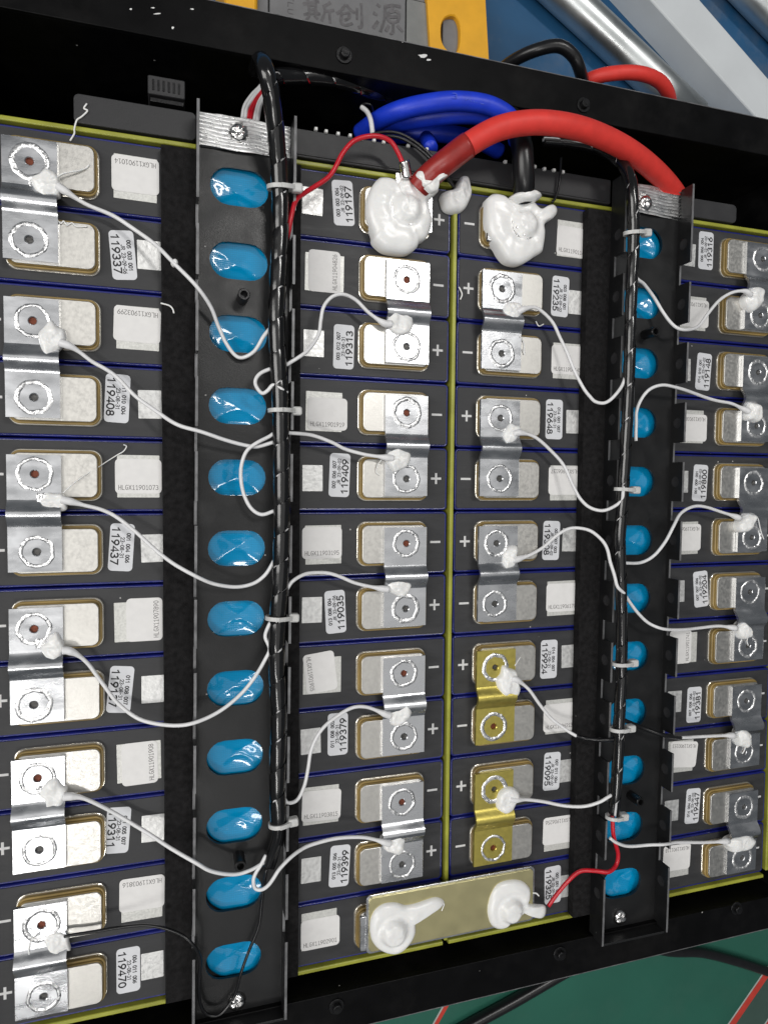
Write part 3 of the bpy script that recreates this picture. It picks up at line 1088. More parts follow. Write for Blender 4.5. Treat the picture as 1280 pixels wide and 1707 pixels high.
# ================================================================== RAILS (perforated channels over the vents)
def hole_cell(xa, xb, ya, yb, hx, hy, w, h, z0, z1):
    """plate piece xa..xb, ya..yb with an obround hole, top at z1, hole wall down to z0"""
    pts = obround(w, h, 10)
    angs = [(math.atan2(y, x) % (2 * math.pi), (hx + x, hy + y)) for x, y in pts]
    # corners inserted so that the outer boundary keeps its corners
    for cx in (xa, xb):
        for cy in (ya, yb):
            a = math.atan2(cy - hy, cx - hx) % (2 * math.pi)
            # hole point in that direction (march along the obround)
            best = None
            for s in range(200):
                t = s * 0.1
                x, y = math.cos(a) * t, math.sin(a) * t
                ex = max(0.0, abs(x) - (w - h) / 2)
                if math.hypot(ex, y) >= h / 2:
                    best = (hx + x, hy + y)
                    break
            angs.append((a, best))
    angs.sort(key=lambda q: q[0])
    n = len(angs)
    v, f = [], []
    for a, _ in angs:
        c, s = math.cos(a), math.sin(a)
        ts = []
        if c > 1e-9: ts.append((xb - hx) / c)
        if c < -1e-9: ts.append((xa - hx) / c)
        if s > 1e-9: ts.append((yb - hy) / s)
        if s < -1e-9: ts.append((ya - hy) / s)
        t = min(ts)
        v.append((hx + c * t, hy + s * t, z1))
    v += [(p[0], p[1], z1) for _, p in angs]
    v += [(p[0], p[1], z0) for _, p in angs]
    for k_ in range(2):
        for i in range(n):
            j = (i + 1) % n
            f.append((k_ * n + i, k_ * n + j, (k_ + 1) * n + j, (k_ + 1) * n + i))
    return v, f


def flange_geo(x, dx, zlo, zhi, y0, y1, tabs, hr=2.9):
    """upright flange in the plane x (thickness dx towards outside) with notches between tabs and a hole in each tab"""
    parts, caps = [], []
    zn = zlo + 4.2

    def quad(ya, yb, za, zb):
        parts.append(([(x, ya, za), (x, yb, za), (x, yb, zb), (x, ya, zb)], [(0, 1, 2, 3)]))
        parts.append(([(x + dx, ya, za), (x + dx, yb, za), (x + dx, yb, zb), (x + dx, ya, zb)], [(3, 2, 1, 0)]))

    def cap(ya, yb, z):
        caps.append(([(x, ya, z), (x + dx, ya, z), (x + dx, yb, z), (x, yb, z)], [(0, 1, 2, 3)]))

    def side(y, za, zb):
        parts.append(([(x, y, za), (x + dx, y, za), (x + dx, y, zb), (x, y, zb)], [(0, 1, 2, 3)]))
    prev = y0
    for (ta, tb, hy) in tabs:
        if ta > prev:
            quad(prev, ta, zlo, zn)
            cap(prev, ta, zn)
            side(ta, zn, zhi)
        side(tb, zn, zhi)
        cap(ta, tb, zhi)
        # tab face with a round hole, lower strip first
        hz = (zlo + zhi) / 2 + 0.3
        for xx in (x, x + dx):
            vv, ff = flat_with_hole(ta, tb, zlo, zhi, hy, hz, hr, 0.0, 0.0)
            n4 = len(vv) // 4
            # flat_with_hole gives rings: outer, rim; keep outer + hole ring only
            vv2 = [(xx, p[0], p[1]) for p in vv[:2 * n4]]
            ff2 = [(i, (i + 1) % n4, n4 + (i + 1) % n4, n4 + i) for i in range(n4)]
            parts.append((vv2, ff2))
        n = 20
        vv = []
        for xx in (x, x + dx):
            vv += [(xx, hy + (hr + 0.35) * math.cos(2 * math.pi * i / n), hz + (hr + 0.35) * math.sin(2 * math.pi * i / n)) for i in range(n)]
        parts.append((vv, [(i, (i + 1) % n, n + (i + 1) % n, n + i) for i in range(n)]))
        prev = tb
    if prev < y1:
        quad(prev, y1, zlo, zn)
        cap(prev, y1, zn)
    side(y0, zlo, zhi)
    side(y1, zlo, zhi)
    return join_geo(parts), join_geo(caps)


def phillips(parent, x, y, z, r=4.9):
    o0 = org(parent)
    prof = [(0, 2.9), (0.35 * r, 2.8), (0.7 * r, 2.2), (0.93 * r, 1.1), (r, 0.1)]
    n = 24
    v, f = [], []
    for rr, zz in prof:
        for i in range(n):
            a = 2 * math.pi * i / n
            # cross recess: push the crown down along two bars
            xx, yy = rr * math.cos(a), rr * math.sin(a)
            dz = 0
            if rr < 0.5 * r and (abs(xx) < 0.7 or abs(yy) < 0.7):
                dz = -1.1
            v.append((x + xx, y + yy, z + zz + dz))
    for k_ in range(len(prof) - 1):
        for i in range(n):
            j = (i + 1) % n
            f.append((k_ * n + i, k_ * n + j, (k_ + 1) * n + j, (k_ + 1) * n + i))
    return mesh_obj('screw', v, f, M['steel'], parent, smooth=True, loc=(0, 0, 0), doubles=0.01)


def standoff(parent, x, y, z, h=10.5, r=2.9):
    n = 20
    v, f = [], []
    for rr, zz in ((r, z), (r, z + h - 0.3), (r - 0.3, z + h), (r * 0.62, z + h), (r * 0.55, z + h - 0.4), (r * 0.55, z + h - 4)):
        v += [(x + rr * math.cos(2 * math.pi * i / n), y + rr * math.sin(2 * math.pi * i / n), zz) for i in range(n)]
    for k_ in range(5):
        for i in range(n):
            j = (i + 1) % n
            f.append((k_ * n + i, k_ * n + j, (k_ + 1) * n + j, (k_ + 1) * n + i))
    f.append(tuple(range(5 * n, 6 * n)))
    return mesh_obj('standoff', v, f, M['bolt'], parent, loc=(0, 0, 0))


def plug_mesh():
    n = 16
    v, f = [], []
    for xx, rr in ((-0.45, 3.3), (-0.3, 2.2), (-0.15, 1.2), (0.15, 1.2), (0.3, 2.2), (0.45, 3.3)):
        v += [(xx, rr * math.cos(2 * math.pi * i / n), rr * math.sin(2 * math.pi * i / n)) for i in range(n)]
    for k_ in range(5):
        for i in range(n):
            j = (i + 1) % n
            f.append((k_ * n + i, k_ * n + j, (k_ + 1) * n + j, (k_ + 1) * n + i))
    f += [tuple(range(2 * n, 3 * n)), tuple(range(3 * n, 4 * n))]
    me = to_mesh('plug', v, f)
    fix_normals(me)
    me.materials.append(M['module'])
    return me


PLUG = plug_mesh()


def rail(name, label, xc, halfw, holex, rot, mirror):
    """a channel with its floor at z 8, in local coordinates about (xc, 0)"""
    root = empty(name, (xc, 0, 6.3), rot)
    tag(root, label, 'rail', 'perforated rails over the vents')
    z0, z1, zt = 0.02, 1.7, 13.0
    xa, xb = -halfw, halfw
    parts = []
    ye, yt = -227.4, 231.5
    holes = [(row_y(r)) for r in range(1, 13)]
    bounds = [yt - 14.0] + [(holes[i] + holes[i + 1]) / 2 for i in range(11)] + [ye + 14.0]
    for i, hy in enumerate(holes):
        parts.append(hole_cell(xa, xb, bounds[i + 1], bounds[i], holex, hy - 0.3, 28.6, 18.2, z0, z1))
    for ya, yb in ((ye, ye + 14.0), (yt - 14.0, yt)):
        parts.append(([(xa, ya, z1), (xb, ya, z1), (xb, yb, z1), (xa, yb, z1)], [(0, 1, 2, 3)]))
    parts.append(([(xa, yt, z1), (xb, yt, z1), (xb, yt, z0), (xa, yt, z0)], [(0, 1, 2, 3)]))
    v, f = join_geo(parts)
    mesh_obj('floor_plate', v, f, M['coat'], root, loc=(0, 0, 0), doubles=0.01)
    tabs = []
    for i, hy in enumerate(reversed(holes)):
        ta, tb = hy - 12.0, hy + 12.0
        if i == 0: ta = ye
        if i == 11: tb = yt
        tabs.append((ta, tb, hy))
    for x, dx in ((xa, -1.3), (xb, 1.3)):
        (v, f), cg = flange_geo(x, dx, z0, zt, ye, yt, tabs)
        fl = mesh_obj('side_flange', v, f, M['coat'], root, loc=(0, 0, 0), doubles=0.01)
        mesh_obj('top_edge', *cg, M['edge'], fl, loc=(0, 0, 0))  # thin edge highlight put into a paler cap colour
        for (ta, tb, hy) in tabs:
            link('plug', PLUG, None, fl, (x + dx / 2, hy, (z0 + zt) / 2 + 0.3))
    v, f = box_geo(xa, xb, ye - 1.4, ye - 0.01, z0, zt - 1.5, 0.2)
    mesh_obj('end_flange', v, f, M['coat'], root, loc=(0, 0, 0))
    return root, z1


LR, zfl = rail('vent_rail', 'black perforated rail over the left bank, blue vents showing through', -118.0, 22.4, -2.6, -0.0085, False)
RR, zfl = rail('vent_rail', 'black perforated rail over the right bank, right of the middle', 120.3, 22.7, -2.6, -0.0085, True)


def to_local(root, p):
    p = Vector(p) - org(root)
    a = -root.rotation_euler.z
    return Vector((p.x * math.cos(a) - p.y * math.sin(a), p.x * math.sin(a) + p.y * math.cos(a), p.z))


for root, pxs in ((LR, ((398, 218, 9), (395, 1675, 9))), (RR, ((1078, 336, 9), (1037, 1533, 9)))):
    for i, (u, v, z) in enumerate(pxs):
        q = to_local(root, P(u, v, z + 1.5))
        phillips(root, q.x, q.y, zfl + (0.5 if i == 0 else 0.05))
for root, pxs in ((LR, ((407, 490), (401, 1445))), (RR, ((1093, 552), (1068, 1338)))):
    for u, v in pxs:
        q = to_local(root, P(u, v, 18.3))
        standoff(root, q.x, q.y, zfl)


# ribbed foil tape over the upper end of each rail
def foil_tape(root, x0, x1, y0, y1, seed):
    nx, ny = 50, 132
    v, f = [], []
    for i in range(nx + 1):
        for j in range(ny + 1):
            s, t = i / nx, j / ny
            x = x0 + (x1 - x0) * s
            w = 0.9 * mnoise.noise(Vector((x * 0.05, t * 3, seed)))
            y = y0 + (y1 - y0) * t + w * 0.9
            ph = t * 9.0 + 0.22 * mnoise.noise(Vector((x * 0.12, t * 2.0, seed + 4))) + 0.02 * x
            z = zfl + 0.25 + 1.7 * (0.5 + 0.5 * math.cos(2 * math.pi * ph))
            z += 0.35 * max(0, mnoise.noise(Vector((x * 0.25, y * 0.2, seed + 9))) - 0.15)
            v.append((x, y, z))
    for i in range(nx):
        for j in range(ny):
            a = i * (ny + 1) + j
            f.append((a, a + 1, a + ny + 2, a + ny + 1))
    mesh_obj('foil_tape', v, f, M['foil'], root, smooth=True, loc=(0, 0, 0))


foil_tape(LR, -22.2, 22.2, 214.5, 231.0, 3)
foil_tape(RR, -22.0, 22.4, 214.0, 231.0, 8)


# ================================================================== END PLATES, MODULE, CONNECTOR IN THE TOP BAY
def px_plate(name, label, cat, px, z0, z1, mat, r=0.0, extra=None):
    pts = [P(u, v, z1) for u, v in px]
    v, f = prism_geo([(p.x, p.y) for p in pts], z0, z1, 0.4)
    o = mesh_obj(name, v, f, M[mat])
    tag(o, label, cat)
    return o


def plate_xy(name, label, cat, x0, x1, y0, y1, z0, z1, mat, rr=3.0, bev=0.4):
    pts = rrect(x1 - x0, y1 - y0, rr, 5, (x0 + x1) / 2, (y0 + y1) / 2)
    v, f = prism_geo(pts, z0, z1, bev)
    o = mesh_obj(name, v, f, M[mat])
    tag(o, label, cat)
    return o


plate_xy('end_plate', 'dark grey end plate above the top board at the left', 'plate', -195.0, -139.5, 219.9, 233.5, -60, 2.5, 'module', 2.5)
plate_xy('end_plate', 'dark grey rounded end plate above the top board at the right', 'plate', 150.0, 194.5, 219.9, 231.5, -60, 2.5, 'module', 3.0)

mod = empty('control_module', (0, 227, -60))
tag(mod, 'dark grey control module with a row of white pins above the boards', 'module')
v, f = prism_geo(rrect(194, 14.4, 1.0, 3, 3.5, 227.3), -60, 2.0, 0.5)
mesh_obj('housing', v, f, M['module'], mod)
v, f = prism_geo(rrect(186, 0.9, 0.3, 2, 3.5, 221.6), 2.02, 2.6, 0.2)
mesh_obj('lip', v, f, M['module'], mod)
for u, v_ in ((527, 213), (544, 217), (564, 221), (584, 224), (604, 229), (624, 232), (640, 235), (681, 241), (712, 247), (843, 268), (892, 276), (908, 280), (924, 282), (939, 285)):
    p = P(u, v_, 3.2)
    v, f = box_geo(p.x - 0.8, p.x + 0.8, p.y - 1.0, p.y + 0.6, 1.2, 3.6, 0.35)
    mesh_obj('pin', v, f, M['pin'], mod)

# dark moulded connector on the inner wall
con = empty('wall_connector', (*P(277, 142, 0).xy, -20))
tag(con, 'small black ribbed connector block in the dark bay at upper left', 'connector')
p0, p1 = P(248, 160, 0), P(307, 128, 0)
v, f = prism_geo(rrect(17.5, 9.0, 0.8, 3, (p0.x + p1.x) / 2, (p0.y + p1.y) / 2), -30, 0, 0.5)
mesh_obj('block', v, f, M['module'], con)
for i in range(6):
    x = (p0.x + p1.x) / 2 - 6.2 + i * 2.4
    v, f = box_geo(x - 0.45, x + 0.45, (p0.y + p1.y) / 2 - 2.6, (p0.y + p1.y) / 2 + 2.4, 0.02, 0.45, 0.1)
    mesh_obj('rib', v, f, M['bolt'], con)
v, f = box_geo((p0.x + p1.x) / 2 - 7.6, (p0.x + p1.x) / 2 + 8.0, (p0.y + p1.y) / 2 - 7.0, (p0.y + p1.y) / 2 - 5.0, -30, -2, 0.3)
mesh_obj('latch', v, f, M['bolt'], con)


# ================================================================== WIRING
def tube_obj(name, path, r, mat, label=None, cat=None, group=None, parent=None, seg=10, radii=None, taper=None):
    if taper:
        L, acc = [], 0.0
        pp = path if taper == 'start' else path[::-1]
        for i, q_ in enumerate(pp):
            acc += (q_ - pp[i - 1]).length if i else 0.0
            L.append(acc)
        radii = [r * (1 + 1.0 * max(0.0, 1 - max(0.0, l - 4.0) / 6.0) ** 1.5) for l in L]
        if taper == 'end':
            radii = radii[::-1]
    if name == 'sense_wire':                              # slight kinks, no two wires alike
        k_ = random.uniform(0, 90)
        path = [q_ + Vector((mnoise.noise(Vector((i * 0.07, k_, 0))), mnoise.noise(Vector((k_, i * 0.07, 3))), 0.6 * mnoise.noise(Vector((4, k_, i * 0.07))))) * 0.9 for i, q_ in enumerate(path)]
    v, f = tube_geo(path, r, seg, radii=radii)
    o = mesh_obj(name, v, f, M[mat], parent, smooth=True)
    if label:
        tag(o, label, cat, group)
    return o


GW = 'white sense wires'
WR = 0.95
L_W = [
    ((1, 1), [(94, 310, 9.5), (110, 320, 9.5), (142, 339, 8), (187, 359, 7), (225, 384, 9), (262, 410, 13), (289, 436, 18), (326, 474, 21.5), (352, 511, 17), (364, 545, 13), (375, 571, 11), (397, 594, 11), (424, 586, 14), (440, 562, 17), (452, 545, 17)],
     'white sense wire from the top left busbar dipping over the third vent'),
    ((1, 3), [(100, 570, 9.5), (120, 578, 9.5), (150, 600, 8), (176, 615, 7), (202, 634, 7), (232, 664, 9), (270, 692, 15), (300, 709, 20), (337, 722, 21), (375, 733, 19), (412, 742, 17), (431, 744, 17), (460, 736, 17)],
     'white sense wire running across the left rail below the fourth vent'),
    ((1, 5), [(103, 832, 9.5), (120, 836, 9.5), (139, 842, 9), (169, 849, 7.5), (195, 862, 7), (225, 885, 9), (262, 919, 14), (292, 941, 19), (322, 958, 21.5), (356, 973, 19), (390, 979, 16), (420, 973, 15), (442, 958, 16), (458, 934, 16)],
     'white sense wire sagging across the left rail between sixth and seventh vents'),
    ((1, 7), [(104, 1085, 9.5), (116, 1086, 9.5), (127, 1091, 9), (150, 1111, 7.5), (172, 1141, 6.5), (195, 1171, 7), (225, 1194, 9), (255, 1205, 13), (292, 1209, 19), (326, 1205, 21.5), (360, 1190, 20), (394, 1164, 19), (420, 1134, 19), (442, 1100, 18), (450, 1081, 18), (441, 1061, 18), (448, 1042, 19), (458, 1030, 18)],
     'white sense wire sweeping up across the eighth vent to a zip tie'),
    ((1, 9), [(105, 1327, 9.5), (120, 1328, 9.5), (142, 1332, 9), (180, 1350, 7.5), (214, 1368, 7.5), (247, 1389, 10), (285, 1415, 17), (322, 1437, 21.5), (352, 1452, 21), (390, 1458, 19), (416, 1451, 18), (440, 1436, 16)],
     'white sense wire crossing the left rail beside the lower standoff'),
]
for key, pts, lab in L_W:
    tube_obj('sense_wire', px_path(pts), WR, 'wire', lab, 'wire', GW, taper='start')
# a bead of silicone on the first wire
p = P(289, 437, 18)
g = blob_geo(lumpy(291, 438, 6, 6.5, 0, 5, 10, 0.1), 17.2, 1.9, seed=3, skirt=0.6, lump=0.3)
tag(mesh_obj('silicone_bead', *g, M['silicone'], smooth=True, doubles=0.01), 'small white silicone bead on the topmost left sense wire', 'silicone')
tube_obj('sense_wire', px_path([(108, 1562, 9), (118, 1561, 9.5), (157, 1554, 9), (210, 1546, 10), (255, 1544, 14), (292, 1554, 19), (319, 1572, 21.5), (334, 1599, 20), (332, 1640, 17), (334, 1674, 14), (345, 1692, 13), (367, 1692, 13), (390, 1662, 13), (401, 1625, 14), (416, 1584, 14), (431, 1542, 14), (437, 1501, 14), (443, 1450, 15)]),
         0.8, 'blackwire', 'thin black wire looping down the lower end of the left rail', 'wire')
tube_obj('sense_wire', px_path([(456, 612, 17), (448, 615, 18), (431, 626, 18), (426, 641, 18), (435, 654, 18), (446, 650, 19), (456, 642, 20), (468, 649, 22), (478, 656, 20)]),
         WR, 'wire', 'small white wire loop sticking out of the left harness above fourth vent', 'wire', GW)
tube_obj('sense_wire', px_path([(458, 722, 17), (450, 727, 18), (427, 739, 19), (409, 757, 18), (400, 787, 16), (403, 817, 15), (416, 844, 16), (435, 859, 17), (456, 853, 17)]),
         WR, 'wire', 'white wire loop bulging over the fifth vent', 'wire', GW)
R_W = [
    ([(466, 612, 16), (478, 606, 18), (511, 586, 17), (530, 561, 14), (535, 533, 12), (540, 510, 12), (554, 494, 12), (571, 490, 12), (593, 500, 11), (616, 522, 10), (640, 538, 9.5), (652, 540, 9.5)],
     'white sense wire arching over sticker 119313 left of the divider'),
    ([(466, 722, 17), (480, 723, 18), (519, 725, 13), (550, 736, 11), (577, 749, 10), (608, 758, 10), (640, 761, 10), (655, 764, 9.5)],
     'short white sense wire from left harness to the busbar above sticker 119409'),
    ([(468, 1000, 16), (478, 982, 18), (487, 970, 18), (511, 957, 15), (538, 956, 13), (565, 962, 12), (593, 972, 11), (624, 979, 10), (647, 982, 9.5)],
     'white sense wire from left harness to the busbar above sticker 119035'),
    ([(462, 1318, 17), (470, 1327, 18), (480, 1339, 17), (495, 1335, 15), (507, 1310, 14), (513, 1282, 14), (519, 1251, 14), (534, 1220, 14), (558, 1196, 13), (585, 1181, 12), (612, 1180, 11), (636, 1188, 10), (650, 1192, 9.5)],
     'white sense wire rising steeply past sticker 119379'),
    ([(444, 1426, 16), (436, 1439, 17), (426, 1456, 17), (422, 1470, 17), (426, 1481, 17), (435, 1484, 18), (445, 1478, 20), (456, 1464, 21.5), (467, 1448, 21.5), (483, 1431, 19), (500, 1418, 16), (520, 1409, 14), (562, 1398, 12), (602, 1397, 11), (637, 1404, 10), (650, 1406, 9.5)],
     'white sense wire hooking below the left harness end to the lowest silver busbar'),
]
for pts, lab in R_W:
    tube_obj('sense_wire', px_path(pts), WR, 'wire', lab, 'wire', GW, taper='end')
S_W = [
    ([(862, 520, 9.5), (876, 514, 9.5), (894, 514, 9), (919, 536, 8), (933, 563, 8), (946, 591, 9), (958, 619, 11), (971, 644, 13), (983, 660, 15), (992, 669, 17), (1008, 670, 20), (1024, 660, 22), (1037, 643, 22), (1044, 619, 22), (1049, 600, 22)],
     'white sense wire from sticker 119235 curving to the right harness'),
    ([(856, 724, 9.5), (868, 721, 9.5), (894, 730, 9), (924, 759, 8), (942, 781, 9), (955, 809, 11), (967, 831, 13), (983, 845, 16), (1005, 850, 20), (1024, 845, 22), (1036, 835, 24), (1038, 818, 25), (1041, 800, 23)],
     'white sense wire from the busbar at sticker 119648 to the right harness'),
    ([(855, 932, 9.5), (866, 931, 9.5), (880, 926, 9), (905, 912, 8), (927, 893, 9), (946, 882, 11), (964, 880, 13), (986, 885, 17), (1002, 899, 20), (1013, 918, 22), (1017, 940, 23), (1024, 962, 25), (1030, 979, 26), (1041, 990, 25)],
     'white sense wire arching over sticker 119308 and down the right harness'),
    ([(852, 1132, 10), (862, 1134, 10), (881, 1150, 9), (899, 1175, 8), (920, 1200, 9), (941, 1216, 11), (963, 1228, 14)],
     'white sense wire from the upper yellowish busbar into a black sleeve'),
    ([(850, 1334, 10), (862, 1333, 10), (880, 1334, 9), (911, 1337, 9), (942, 1343, 11), (974, 1344, 15), (999, 1338, 20), (1013, 1329, 22), (1023, 1322, 20)],
     'white sense wire from the lower yellowish busbar to the right harness'),
    ([(1052, 458, 22), (1063, 466, 22), (1074, 472, 20), (1089, 491, 17), (1105, 519, 17), (1121, 538, 20), (1138, 548, 21), (1161, 544, 16), (1180, 522, 13), (1199, 501, 12), (1221, 487, 12), (1239, 485, 12), (1250, 491, 11)],
     'white sense wire dipping over the right rail to the top right busbar'),
    ([(1060, 735, 20), (1060, 710, 20), (1061, 687, 20), (1069, 665, 21), (1083, 649, 22), (1105, 642, 23), (1130, 646, 21), (1161, 657, 16), (1192, 667, 13), (1221, 673, 12), (1239, 682, 11), (1248, 686, 11)],
     'white sense wire arching up over the right rail below sticker 119148'),
    ([(1032, 936, 21), (1042, 938, 21), (1067, 938, 17), (1089, 926, 18), (1108, 904, 20), (1123, 877, 20), (1136, 856, 17), (1155, 844, 14), (1177, 845, 12), (1205, 854, 11), (1232, 864, 10.5)],
     'white sense wire rising over the right rail below sticker 119800'),
    ([(1036, 982, 24), (1046, 996, 23), (1064, 1020, 20), (1083, 1040, 20), (1105, 1049, 21.5), (1136, 1049, 17), (1167, 1046, 13), (1199, 1043, 11), (1227, 1047, 10.5)],
     'white sense wire running right below sticker 119204'),
    ([(1130, 1230, 18), (1145, 1229.5, 16), (1161, 1228, 14), (1192, 1227, 12), (1224, 1227, 10.5)],
     'white end of a sleeved wire below sticker 119381'),
    ([(1018, 1398, 22), (1027, 1404, 21), (1046, 1409, 18), (1074, 1410, 18), (1105, 1409, 20.5), (1130, 1404, 16), (1177, 1404, 12), (1214, 1402, 10.5)],
     'white sense wire along the lower right to the last busbar'),
]
for i_, (pts, lab) in enumerate(S_W):
    tube_obj('sense_wire', px_path(pts), WR * 1.02, 'wire', lab, 'wire', GW, taper='start' if i_ < 5 else 'end')
tube_obj('wire_sleeve', px_path([(960, 1227, 13.8), (974, 1231, 15), (1005, 1234, 20), (1026, 1233, 21)]), 1.25, 'blackwire', 'thin black sleeve on a wire crossing the foam beside right rail', 'sleeve')
tube_obj('wire_sleeve', px_path([(1034, 1196, 21), (1041, 1201, 20), (1067, 1212, 17), (1099, 1224, 20), (1118, 1228, 20), (1134, 1230, 17.5)]), 1.3, 'blackwire', 'thin black sleeve over the right rail below sticker 119381', 'sleeve')
tube_obj('thin_red_wire', px_path([(676, 285, 12), (671, 271, 13), (664, 255, 14), (652, 236, 15), (633, 227, 16), (611, 227, 16), (589, 235, 15), (571, 255, 14), (558, 280, 13), (546, 296, 13), (524, 311, 14), (508, 321, 16), (493, 334, 18), (485, 362, 19), (480, 389, 18), (469, 418, 16)]),
         1.25, 'redwire', 'thin red wire arching over the module to the left harness', 'wire')
tube_obj('thin_red_wire', px_path([(1021, 1352, 20), (1021, 1372, 20), (1022, 1390, 20), (1025, 1405, 19), (1030, 1424, 18), (1027, 1442, 18), (1014, 1454, 20.5), (989, 1452, 18), (967, 1453, 14), (949, 1467, 11), (930, 1489, 9), (914, 1511, 8)]),
         1.25, 'redwire', 'thin red wire from the right harness to the lower gold plate', 'wire')


# ---- spiral-wrapped harnesses
def spiral_harness(label, pts, r, pitch, cover=0.975, name='wire_harness', core='wire', n=10, phase=0.0, red=False):
    path = px_path(pts, n)
    # resample by arc length
    L = [0.0]
    for a, b in zip(path, path[1:]):
        L.append(L[-1] + (b - a).length)
    tot = L[-1]

    def at(s):
        s = min(max(s, 0.0), tot)
        lo, hi = 0, len(L) - 1
        while hi - lo > 1:
            m = (lo + hi) // 2
            if L[m] <= s: lo = m
            else: hi = m
        t = (s - L[lo]) / max(1e-9, L[hi] - L[lo])
        return path[lo].lerp(path[hi], t)
    ns = max(8, int(tot / 0.8))
    sm = [at(tot * i / ns) for i in range(ns + 1)]
    T, Nn, B = frames(sm)

    def fr(s):
        i = min(ns, max(0, int(round(s / tot * ns))))
        return sm[i], Nn[i], B[i]
    base = sum((Vector((p.x, p.y, 0)) for p in sm), Vector()) / len(sm)
    root = empty(name, (base.x, base.y, min(p.z for p in sm) - r))
    tag(root, label, 'harness', 'spiral-wrapped wire harnesses')
    # bundle of wires inside
    for k_ in range(5):
        a0 = 2 * math.pi * k_ / 5
        bp = [sm[i] + Nn[i] * (0.52 * r * math.cos(a0 + i * 0.01)) + B[i] * (0.52 * r * math.sin(a0 + i * 0.01)) for i in range(0, ns + 1, 3)]
        tube_obj('inner_wire', bp, r * 0.36, 'redwire' if (k_ == 1 and red) else ('blackwire' if k_ in (1, 2, 4) else core), parent=root, seg=7)
    turns = tot / pitch
    nt_ = int(turns * 22)
    m = 7
    v, f = [], []
    w = pitch * cover
    for i in range(nt_ + 1):
        th = i / 22.0
        for j in range(m):
            a = j / (m - 1) - 0.5
            s = th * pitch + a * w
            c, nn, bb = fr(s)
            rr = r * (1.0 - 0.07 * a) - (0.22 if j in (0, m - 1) else 0)
            an = 2 * math.pi * th + phase
            v.append(c + nn * (rr * math.cos(an)) + bb * (rr * math.sin(an)))
    for i in range(nt_):
        for j in range(m - 1):
            a = i * m + j
            f.append((a, a + 1, a + m + 1, a + m))
    mesh_obj('spiral_wrap', v, f, M['wrap'], root, smooth=True)
    return root, sm, r


LH, LHP, lr_ = spiral_harness('thick black spiral-wrapped harness along the left rail',
                              [(428, 118, 8), (434, 102, 24), (441, 112, 36), (449, 140, 36), (456, 185, 31), (461, 235, 26), (466, 300, 21), (467, 380, 19), (464, 450, 18.5), (461, 520, 18.5), (463, 590, 18.5), (467, 660, 18.5), (469, 750, 18.5), (470, 850, 18.5), (468, 950, 18.5), (463, 1030, 18.5), (461, 1100, 18.5), (464, 1180, 18.5), (463, 1260, 18.5), (462, 1320, 18.5), (465, 1376, 18.5)],
                              4.3, 15.0)
tube_obj('wire_sleeve', px_path([(464, 1372, 18.5), (462, 1395, 18), (455, 1418, 17), (446, 1444, 16)]), 2.6, 'wrap', 'short slanted black sleeve at the lower end of left harness', 'sleeve', seg=14)
tube_obj('wire_sleeve', px_path([(471, 1368, 17), (469, 1395, 16), (463, 1420, 15), (453, 1447, 14)]), 1.6, 'wrap', 'thin black sleeve beside the slanted sleeve under left harness', 'sleeve', seg=12)
RH, RHP, rr_ = spiral_harness('slim black spiral-wrapped harness along the right rail',
                              [(905, 234, -6), (940, 236, -2), (985, 243, 6), (1025, 262, 16), (1048, 290, 24), (1054, 330, 26), (1056, 400, 24), (1053, 470, 23), (1050, 560, 22.5), (1048, 640, 22.5), (1043, 740, 22.5), (1038, 830, 22.5), (1033, 900, 22.5), (1035, 980, 22.5), (1036, 1040, 22), (1036, 1090, 22), (1035, 1140, 22), (1032, 1200, 22), (1030, 1260, 22), (1026, 1320, 21.5), (1022, 1362, 21)],
                              3.4, 19.0, 0.97)
spiral_harness('black spiral-wrapped harness branching right along the inner top wall',
               [(440, 132, 10), (470, 127, 6), (510, 126, 4), (560, 132, 2), (610, 146, -2), (650, 157, -6), (700, 170, -12), (740, 182, -20)], 4.2, 15.0, red=True)

# white and red wires coming out of the foil-covered opening of the left rail
for k_, (c_, pts) in enumerate((('wire', [(404, 196, 4), (408, 176, 8), (420, 158, 16), (432, 146, 24), (440, 136, 30)]), ('wire', [(409, 198, 4), (412, 178, 8), (423, 162, 16), (434, 149, 24), (442, 139, 30)]),
                                ('redwire', [(413, 199, 4), (418, 181, 8), (426, 166, 16), (436, 153, 24), (444, 142, 30)]), ('redwire', [(417, 200, 4), (421, 183, 8), (428, 168, 16), (437, 156, 24), (445, 145, 30)]),
                                ('wire', [(424, 202, 4), (427, 186, 8), (431, 171, 16), (438, 160, 24), (446, 149, 30)]), ('wire', [(429, 203, 4), (431, 189, 8), (434, 174, 16), (440, 163, 24), (447, 152, 30)]))):
    tube_obj('loose_wire', px_path(pts), 1.0, c_, '%s wire, %s of six entering the left rail above its foil tape' % ('white' if c_ == 'wire' else 'red', ['first', 'second', 'third', 'fourth', 'fifth', 'sixth'][k_]), 'wire', 'wires above the foil tape')
tube_obj('loose_wire', px_path([(603, 178, -6), (612, 186, -2), (618, 200, 2), (621, 222, 3)]), 1.3, 'wire', 'short grey white wire bending down to the module pins', 'wire')
tube_obj('loose_wire', px_path([(598, 180, -10), (606, 172, -4), (618, 174, -2), (622, 184, -6)]), 0.5, 'blackwire', 'thin black wire ring in the dark bay above the module', 'wire')
for k_, (dx, lab) in enumerate(((0, 'upper of two thin black wires passing behind the red cable'), (7, 'lower of two thin black wires passing behind the red cable'))):
    tube_obj('loose_wire', px_path([(620 + dx, 222 + dx, 3), (650, 219 + dx, 5), (676, 226 + dx, 6), (705, 246 + dx, 7), (728, 270 + dx, 7), (748, 296 + dx * 0.6, 5), (757, 312, 4)]), 0.85, 'blackwire', lab, 'wire')
